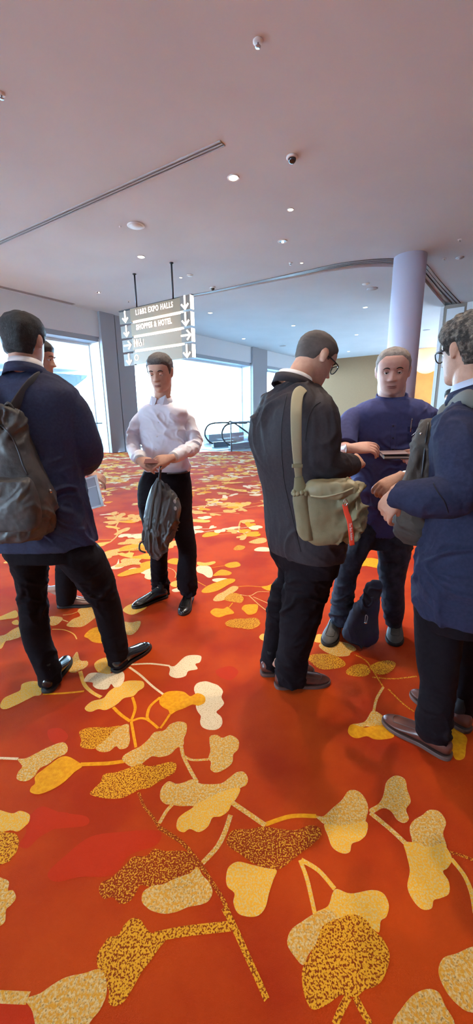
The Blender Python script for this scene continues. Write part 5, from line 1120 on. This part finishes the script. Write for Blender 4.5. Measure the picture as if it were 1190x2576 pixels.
# backpack worn on the chest of the man at the right edge
org = at(1050, 1350, 1.66)
b = thing('backpack', 'dark brown backpack worn on the chest of the man at the right edge', 'backpack', org)
mb = MB(); legs_px(mb, [(1054, 1074, 1104), (1066, 1056, 1112), (1090, 1043, 1116), (1120, 1034, 1116), (1150, 1027, 1112), (1185, 1020, 1110), (1225, 1006, 1110), (1265, 993, 1112), (1300, 987, 1114), (1334, 994, 1108), (1354, 1012, 1096)], 1.64, .6, e=2.6, yaw=math.radians(-60))
bb = remesh(mb, 'bag_body', M_nyl2, b, .0055, 2, folds(.018, (8, 8, 6), 9.3), org)
P_ = [on_front(bb, org, *p, .003) for p in ((1078, 1064), (1072, 1100), (1066, 1150), (1060, 1200))]; P_ = [p[0] for p in P_ if p is not None]
if len(P_) > 2: MB().tube(P_, .004, 8, 3).build('zipper', M_dark, b, True, org)
MB().tube([at(1036, 1096, 1.56), at(1048, 1086, 1.55), at(1056, 1078, 1.55)], .0028, 8, 3, flat=.5).build('zip_pull', M_metal, b, True, org)
MB().ball(at(1059, 1091, 1.545), .005, 10, 6).build('rivet', M_metal, b, True, org)
mb = MB(); band(mb, [at(1100, 1066, 1.60), at(1108, 1036, 1.58), at(1128, 1024, 1.54), at(1150, 1006, 1.47), at(1176, 998, 1.40), at(1200, 1016, 1.36)], .026, .006, (.5, -.4, .75)); mb.build('strap', mat('olive_grey_webbing', (0.10, 0.085, 0.07), .8), b, True, org)

# things held
def slab(name, m, c0, ax, ay, az_, sx, sy, sz, parent=None, org=None):
    ax = np.array(ax, float); ax /= np.linalg.norm(ax); ay = np.array(ay, float); ay -= ax*(ay@ax); ay /= np.linalg.norm(ay); az2 = np.cross(ax, ay)
    return MB().box((-sx/2, -sy/2, -sz/2), (sx/2, sy/2, sz/2), lambda p: c0+ax*p[0]+ay*p[1]+az2*p[2]).build(name, m, parent, False, c0 if org is None else org)
c0 = at(381, 1160, 2.475)
o = slab('card', mat('maroon_card', (0.16, 0.045, 0.035), .5), c0, (1, 0, 0), (0, .8, .35), None, .088, .056, .002); tag(o, 'small maroon card held by the man in white shirt', 'card')
c0 = at(994, 1146, 2.02)
b = thing('notebook', 'dark pocket notebook in the hand of the man in navy shirt', 'notebook', c0)
slab('cover', mat('dark_leatherette', (0.018, 0.012, 0.014), .45), c0, (1, -.1, 0), (0, .8, .10), None, .130, .085, .018, b, c0)
slab('card_insert', mat('pale_card', (0.22, 0.15, 0.16), .6), c0+np.array([-.010, -.004, .016]), (1, -.1, .02), (0, .8, .10), None, .125, .080, .004, b, c0)
slab('page_block', mat('paper', (0.6, 0.55, 0.5), .8), c0+np.array([-.003, -.002, 0]), (1, -.1, 0), (0, .8, .10), None, .128, .083, .009, b, c0)
h = on_front(shE, np.array([0.80, 2.33, 0]), 1033, 1078, .006)
if h is not None:
    c0 = h[0]; o = MB().tube([c0+np.array([0, -.003, -.02]), c0+np.array([0, -.003, .03]), c0+np.array([0.002, -.006, .052])], .0036, 10, 2).build('pen', M_metal, None, True, c0); tag(o, 'silver pen clipped in the pocket of the navy shirt', 'pen')
# folder held by the man behind the left edge man
c = [at(237, 1196, 2.36), at(267, 1270, 2.30), at(232, 1281, 2.32), at(202, 1207, 2.38)]
ax = (c[0]-c[3]); ay = (c[3]-c[2]); ctr = sum(c)/4; ax2 = ax/np.linalg.norm(ax); ay2 = ay-ax2*(ay@ax2); L2 = np.linalg.norm(ay2); ay2 /= L2; W2 = np.linalg.norm(ax)
b = thing('folder', 'grey folder with white border held low beside the navy suit', 'folder', ctr)
slab('cover', mat('white_folder', (0.70, 0.70, 0.74), .5), ctr, ax2, ay2, None, W2, L2, .008, b, ctr)
nf = np.cross(ax2, ay2); nf = nf if nf[1] < 0 else -nf
slab('panel', mat('grey_panel', (0.30, 0.29, 0.34), .6), ctr+nf*.005-ax2*.006, ax2, ay2, None, W2*.80, L2*.88, .002, b, ctr)
slab('fold_line', mat('white_line', (0.75, 0.75, 0.78), .6), ctr+nf*.0065+ay2*L2*.16, ax2, ay2, None, W2*.7, .004, .001, b, ctr)
# small dark phone peeking past the elbow
c0 = at(243, 1079, 2.3); o = slab('phone', mat('black_phone', (0.02, 0.02, 0.022), .3), c0, (1, .3, 0), (0, .3, 1), None, .075, .009, .14); tag(o, 'dark phone peeking out past the elbow of the left navy suit', 'phone')
bpy.data.objects.remove(o)
# ---------------------------------------------------------------- ceiling fixtures
M_trim = mat('white_trim_ring', (0.75, 0.74, 0.73), 0.5)
M_lens = mat('lit_lens', (0.9, 0.9, 0.85), 0.4, emit=(1.0, 0.93, 0.82), estr=9.0)
M_refl = mat('dark_reflector', (0.10, 0.08, 0.075), 0.25, 0.8)
M_dome = mat('smoked_dome', (0.015, 0.012, 0.014), 0.12, spec=0.8)
def fixture_loc(px, py): p = gr(px, py, CEIL); return np.array([p[0], p[1], CEIL])
def downlight(px, py, r, label, lit=True, group=None):
    c = fixture_loc(px, py); t = thing('downlight', label, 'ceiling light', c, group)
    MB().lathe([(r*.86, -.004), (r*1.02, -.012), (r*1.12, -.010), (r*1.14, -.0), (r*.90, .0), (r*.86, -.004)], c, 28).build('trim_ring', M_trim, t, True, c)
    if lit: MB().lathe([(.001, -.006), (r*.86, -.006), (r*.86, -.001), (.001, -.001)], c, 28).build('lens', M_lens, t, False, c)
    else:
        rf = MB().lathe([(.001, -.004), (r*.86, -.006), (r*.86, -.001), (.001, -.001)], c, 28).build('reflector', M_refl, t, False, c)
        MB().ball(c+np.array([r*.05, .02, -.012]), (r*.3, r*.3, .012), 14, 7).build('bulb', M_lens, rf, True, c)
for a in [(587, 447, .085, 'bright round downlight nearest the camera, left of the black dome camera'), (355, 646, .085, 'lit downlight on the ceiling left of the sign rods'),
          (759, 661, .04, 'tiny lit downlight beside a sprinkler near the ceiling track'), (455, 698, .04, 'tiny lit downlight just right of the sign rods'),
          (731, 527, .055, 'small pale lit downlight right of the nearest downlight')]: downlight(*a)
downlight(711, 607, .09, 'downlight with dark reflector below the small pale downlight', False)
downlight(248, 735, .07, 'small dark-reflector downlight near the left bulkhead', False)
for a in [(529, 787, .085, 'lit downlight beyond the track, just right of the sign'), (613, 852, .085, 'lit downlight beyond the track over the escalator'),
          (738, 819, .085, 'lit downlight above the bowed head of the suited man'), (919, 773, .085, 'largest lit downlight left of the round column'),
          (897, 842, .085, 'lit downlight between column and beige wall, middle of the row'), (877, 884, .085, 'farthest lit downlight just above the beige wall')]: downlight(*a, group=None)
def camera_dome(px, py, r, label):
    c = fixture_loc(px, py); t = thing('dome_camera', label, 'security camera', c)
    MB().lathe([(r*1.35, 0), (r*1.38, -r*.25), (r*1.2, -r*.42), (r*.98, -r*.46), (.001, -r*.46)], c, 28).build('housing', M_trim, t, True, c)
    MB().lathe([(r*.95, -r*.44), (r*.92, -r*.8), (r*.72, -r*1.15), (r*.4, -r*1.35), (.001, -r*1.42)], c, 28).build('dome', M_dome, t, True, c)
camera_dome(735, 394, .062, 'large black dome camera with white base on the near ceiling'); camera_dome(535, 723, .062, 'dome camera beside the ceiling track above the sign')
def sprinkler(px, py, label, r=.03, grp=None):
    c = fixture_loc(px, py); t = thing('sprinkler', label, 'sprinkler', c, grp)
    MB().lathe([(r*1.5, 0), (r*1.5, -.008), (r*.7, -.014), (.001, -.014)], c, 20).build('escutcheon', M_trim, t, True, c)
    MB().lathe([(.008, -.012), (.008, -.04), (r*.8, -.044), (r*.8, -.05), (.001, -.05)], c, 16).build('head', M_steel, t, True, c)
for a in [(649, 103, 'sprinkler nearest the camera at the top of the ceiling', .035), (323, 757, 'sprinkler above the sign by the grey pier'), (731, 661, 'sprinkler beside the tiny downlight near the track'),
          (1157, 602, 'sprinkler at the right edge above the column top'), (1118, 650, 'small sprinkler right of the column, nearer one'), (3, 236, 'sprinkler at the far left edge of the near ceiling')]: sprinkler(*a)
def disc(px, py, r, label, nm, cat, m=None, slots=0):
    c = fixture_loc(px, py); t = thing(nm, label, cat, c)
    MB().lathe([(r, 0), (r, -.010), (r*.9, -.018), (.001, -.018)], c, 32).build('plate', m or M_trim, t, True, c)
    MB().lathe([(r*.75, -.017), (r*.74, -.024), (.001, -.026)], c, 28).build('cover', m or M_trim, t, True, c)
disc(342, 567, .17, 'round ceiling speaker left of the nearest downlight', 'ceiling_speaker', 'speaker')
disc(302, 569, .025, 'tiny sensor beside the round ceiling speaker', 'ceiling_sensor', 'sensor')
disc(478, 692, .085, 'round smoke detector right of the sign rods', 'smoke_detector', 'smoke detector')
disc(1157, 648, .09, 'round detector right of the column at the edge', 'smoke_detector', 'smoke detector', mat('grey_grille', (.45, .42, .43), .6))
disc(920, 714, .10, 'smaller of two round ceiling discs left of the column', 'ceiling_disc', 'ceiling disc', M_trim)
disc(937, 726, .16, 'larger grille disc left of the column', 'ceiling_grille', 'ceiling grille', MATS['grey_grille'])
disc(1073, 830, .16, 'round grille right of the column beyond the track', 'ceiling_grille', 'ceiling grille', MATS['grey_grille'])
disc(711, 870, .18, 'round grille on the far ceiling left of the bowed head', 'ceiling_grille', 'ceiling grille', MATS['grey_grille'])
# slot diffusers
def slot(p0, p1, w_, label):
    a, b = fixture_loc(*p0), fixture_loc(*p1); d = (b-a)/np.linalg.norm(b-a); nn = np.array([-d[1], d[0], 0]); t = thing('slot_diffuser', label, 'air vent', a)
    Mx = lambda p: a+d*p[0]+nn*p[1]+np.array([0, 0, p[2]]); L = np.linalg.norm(b-a)
    MB().box((0, -w_, -.004), (L, w_, -.001), Mx).build('slot', M_trackrail, t, False, a)
    for s_ in (-1, 0, 1): MB().box((0, s_*w_-.009, -.014), (L, s_*w_+.009, 0), Mx).build('frame', mat('slot_frame', (.38, .33, .32), .5), t, False, a)
slot((-60, 636), (560, 359), .055, 'long linear air slot crossing the near ceiling at left')
slot((-20, 716), (185, 765), .07, 'linear air slot beside the window bulkhead at left')

# ---------------------------------------------------------------- hanging sign
SP = np.array([-2.565, 11.483, 0]); SD = (np.array([-1.476, 10.745, 0])-SP); SD /= np.linalg.norm(SD); SN = np.array([SD[1], -SD[0], 0]); SN = SN if SN[1] < 0 else -SN
def sgn(px, py, off=0.0):
    r = ray(px, py); c0 = np.array([0, 0, CAMH]); k = ((SP+SN*off-c0)@SN)/(r@SN); return c0+r*k
a0 = sgn(318, 790); x0 = (sgn(304, 800)-SP)@SD; x1 = (sgn(462, 790)-SP)@SD; x2 = (sgn(488, 790)-SP)@SD; xa = (sgn(334, 800)-SP)@SD
zt = (sgn(318, 778)[2]+sgn(480, 751)[2])/2
zb = (sgn(330, 925)[2]+sgn(488, 906)[2])/2
rowH = (zt-zb)/4; gap = rowH*.17
t = thing('hanging_sign', 'lit directory sign reading EXPO HALLS and SHOPPES & HOTEL hung from ceiling', 'sign', SP+SD*(x0+x2)/2+np.array([0, 0, zb]))
so = np.array(t.location)
SM = lambda p: SP+SD*p[0]+SN*p[1]+np.array([0, 0, p[2]])
M_sign = mat('sign_face', (0.26, 0.165, 0.095), 0.45); M_box = mat('sign_arrow_box', (0.16, 0.12, 0.095), 0.5)
M_glow = mat('sign_glow', (0.9, 0.88, 0.8), 0.5, emit=(1.0, 0.90, 0.74), estr=7.0)
M_letter = mat('sign_letter', (0.9, 0.88, 0.82), 0.5, emit=(1.0, 0.94, 0.84), estr=1.8)
def arrow(kind, c_, s, parent):
    P = [(0, .5), (0, -.42)]; Hd = [(-.34, -.10), (0, -.46), (.34, -.10)]
    if kind == 'right': rot = lambda p: (-p[1], p[0])
    else: rot = lambda p: p
    mb = MB()
    for L in (P, Hd): mb.tube([SM((c_[0]+rot(p)[0]*s, c_[1], c_[2]+rot(p)[1]*s)) for p in L], s*.075, 8, 1)
    return mb.build('arrow', M_letter, parent, False, so)
for k in range(4):
    z1 = zt-k*rowH; z0 = z1-rowH+gap
    kind = 'right' if k == 2 else 'down'
    f = MB().box((xa+.01, 0, z0), (x1, .09, z1), SM).build('sign_panel', M_sign, t, False, so)
    l = MB().box((x0+k*.018, -.02, z0-gap*.25), (xa, .05, z1-gap*.15), SM).build('arrow_box', M_box, t, False, so)
    r = MB().box((x1+.012, .02, z0-gap*.1), (x2, .13, z1), SM).build('arrow_box', M_box, t, False, so)
    wbx = xa-x0
    arrow(kind, ((x0+k*.018+xa)/2, .056, (z0+z1)/2), wbx*.62, l); arrow(kind, ((x1+x2)/2+.004, .136, (z0+z1)/2), wbx*.66, r)
    MB().box((x2-.012, .0, z0), (x2+.004, .128, z1), SM).build('edge_strip', M_glow, r, False, so)
    if k < 3: MB().box((xa+.06, .01, z0-gap*.9), (x1, .06, z0-gap*.1), SM).build('light_strip', M_glow, t, False, so)
    cxm = (xa+x1)/2; zc_ = (z0+z1)/2+.01
    if k == 0: text_mesh('lettering', 'L1&B2 EXPO HALLS', rowH*.50, M_letter, lambda p: SM((cxm-.02+p[0], .093+p[2], zc_+p[1]+.02)), f, so, .002, .0025, .72, 1.22)
    if k == 1: text_mesh('lettering', 'SHOPPES & HOTEL', rowH*.50, M_letter, lambda p: SM((cxm-.06+p[0], .093+p[2], zc_+p[1]+.02)), f, so, .002, .006, .72, 1.22)
    if k == 2:
        mb = MB(); x = xa+.10; q = lambda dx, dz: SM((x+dx, .094, zc_+dz))
        for j in (0, 1):
            dx = j*.095
            mb.ball(q(dx, .085), (.018, .006, .018), 12, 7, M=None)
            mb.tube([q(dx, .06), q(dx, -.01)], [.022, .030 if j else .020], 10); mb.tube([q(dx, -.0), q(dx, -.09)], [.030 if j else .018, .012], 10)
        mb.tube([q(.155, .09), q(.155, -.09)], .005, 8)
        mb.ball(q(.235, .09), (.015, .006, .015), 12, 7); mb.tube([q(.235, .07), q(.235, .0), q(.275, -.005), q(.285, -.06)], .010, 8)
        mb.tube([q(.225+.045*math.sin(a), -.04+.045*math.cos(a)) for a in np.linspace(-.6, -5.0, 12)], .007, 8); mb.tube([q(.35, .08), q(.35, -.08)], .005, 8)
        mb.build('icons', M_letter, f, True, so)
    if k == 3:
        MB().tube([SM((xa+.14+.07*math.cos(a), .094, zc_+.07*math.sin(a))) for a in np.linspace(0, 2*math.pi, 20)], .012, 8).build('icons', M_letter, f, True, so)
for px, py in ((341, 690), (434, 662)):
    c = gr(px, py, CEIL); xx = (c-SP)@SD
    rd = MB().tube([SM((xx, .04, zt-.01)), SM((xx, .04, CEIL))], .022, 12).build('rod', M_dark, t, True, so)
    MB().lathe([(.05, 0), (.05, -.015), (.026, -.03), (.001, -.03)], SM((xx, .04, CEIL)), 20).build('ceiling_cup', M_dark, rd, True, so)
MB().box((x0, .0, zt), (x2, .05, zt+.03), SM).build('top_rail', M_dark, t, False, so)

# ---------------------------------------------------------------- escalator and rails
M_rail = mat('dull_steel_rail', (0.16, 0.18, 0.20), 0.5, 0.3)
M_rub = mat('black_handrail_rubber', (0.03, 0.035, 0.045), 0.5); M_comb = mat('escalator_steel', (0.42, 0.46, 0.48), 0.4, .6)
e0 = gr(568, 1131); ed = np.array([.80, .60, 0]); en = np.array([ed[1], -ed[0], 0])
EP = lambda p: e0+ed*p[0]+en*p[1]+np.array([0, 0, p[2]])
t = thing('escalator', 'escalator with black looped handrails descending beside the windows', 'escalator', e0)
for sd in (0.0, -1.25):
    P = [(1.1, .10), (.55, .12), (.12, .20), (-.14, .46), (-.16, .70), (.0, .93), (.32, 1.02), (1.0, 1.02), (1.5, .93), (4.0, -.6)]
    hr = MB().tube([EP((a, sd, z)) for a, z in P], .036, 10, 5).build('handrail', M_rub, t, True, e0)
    G_ = crom([(a-.0, z) for a, z in P], 3); v = [EP((a, sd+o_, z)) for o_ in (-.006, .006) for a, z in G_]; n = len(G_); cen = []
    MB().loft([[EP((a, sd+o_, z)) for a, z in G_] for o_ in (-.006, .006)]).build('glass_panel', M_glass, t, False, e0)
    sk = MB(); sk.loft([[EP((a, sd+o_, z)) for a, z in ((.2, 0), (1.2, 0), (4.2, -1.5), (4.2, -1.2), (1.3, .24), (.2, .22))] for o_ in (-.09, .09)]); sk.build('skirt', mat('escalator_skirt', (.10, .13, .17), .4, .3), t, False, e0)
MB().box((-.55, -1.3, 0), (.9, .1, .012), EP).build('landing_plate', M_comb, t, False, e0)
st = MB()
for k in range(9): st.box((.9+k*.36, -1.14, -.08-k*.20), (1.26+k*.36, -.08, -.0-k*.20), EP)
st.build('steps', M_comb, t, False, e0)
# steel guard rail in front of the void
def rail(name, label, pts, h, posts, glass=True):
    a = pts[0]; t = thing(name, label, 'railing', a); top = [p+np.array([0, 0, h]) for p in pts]
    MB().tube(top, .022, 12, 1).build('top_rail', M_rail, t, True, a)
    for q in posts: MB().tube([q, q+np.array([0, 0, h])], .026, 12).build('post', M_rail, t, True, a)
    if glass:
        for i in range(len(pts)-1):
            p, q = pts[i], pts[i+1]; d = (q-p)/np.linalg.norm(q-p); nn = np.array([-d[1], d[0], 0])*.006
            MB().add([p+nn, p-nn, q+nn, q-nn]+[s_+np.array([0, 0, h-.08]) for s_ in (p+nn, p-nn, q+nn, q-nn)], [(0, 1, 3, 2), (4, 6, 7, 5), (0, 4, 5, 1), (2, 3, 7, 6), (0, 2, 6, 4), (1, 5, 7, 3)]).build('glass_panel', M_glass, t, False, a)
g0 = gr(582, 1136); g1 = g0+np.array([3.6, .25, 0]); rail('guard_rail', 'steel guard rail with glass beside the escalator', [g0, g1], 1.10, [g0, g0+(g1-g0)*.33, g0+(g1-g0)*.66, g1])
L0 = gr(273, 1138); L1 = L0+np.array([-4.2, -.6, 0]); rail('guard_rail', 'steel guard rail at the left window next to the grey pier', [L0, L1], 1.12, [L0, L0+(L1-L0)*.4, L1])
# low dark plinth beyond the landing
struct(MB().box((5.2, .25, 0), (8.2, .6, .42), WF).build('trim_6', M_beam))
# warm lamp on the orange wall
c = WP(17.45, 8.9, 3.2)
r_ = ray(1074, 905); kk = ((WP(17.5, 0, 0)-np.array([0, 0, CAMH]))@U)/(r_@U); c = np.array([0, 0, CAMH])+r_*kk
t = thing('globe_lamp', 'large peach globe lamp against the orange wall', 'lamp', c)
M_globe = mat('peach_globe', (0.85, 0.55, 0.32), .6, emit=(1.0, .55, .25), estr=.55)
MB().ball(c, (.80, .80, .80), 32, 20).build('globe', M_globe, t, True, c)
MB().tube([c+np.array([0, 0, .78]), np.array([c[0], c[1], CEIL])], .02, 8).build('cord', M_dark, t, True, c)
l = bpy.data.lights.new('orange_wall_lamp', 'POINT'); l.energy = 260; l.color = (1, .6, .3); l.shadow_soft_size = .3; lo = bpy.data.objects.new('orange_wall_lamp', l); lo.location = tuple(c-U*1.6+np.array([0, 0, .9])); C.objects.link(lo)
# pale structures outside the windows
M_ext = mat('exterior_blue_grey', (0.040, 0.050, 0.052), .7)
def tp(px, py, t0):
    r = ray(px, py); c0 = np.array([0, 0, CAMH]); return c0+r*(((WP(0, t0, 0)-c0)@N)/(r@N))
def outside(name, label, pts, t0, th):
    F_ = [tp(x, y, t0) for x, y in pts]; n = len(F_); B_ = [p-N*th for p in F_]
    mb = MB().add(F_+B_, [tuple(range(n)), tuple(range(2*n-1, n-1, -1))]+[(i, (i+1) % n, n+(i+1) % n, n+i) for i in range(n)])
    o = mb.build(name, M_ext, None, False, tuple(F_[0])); tag(o, label, 'building')
outside('canopy_roof', 'faint pale canopy roof outside the left window', [(-60, 936), (30, 932), (130, 938), (222, 944), (216, 952), (190, 972), (150, 982), (140, 962), (60, 958), (-60, 960)], -20, 5)
g_ = MB().add([WP(-90, -1.5, -6), WP(90, -1.5, -6), WP(90, -120, -6), WP(-90, -120, -6)], [(0, 1, 2, 3)]).build('ground_outside', mat('pale_paving', (.55, .60, .63), .8)); struct(g_)
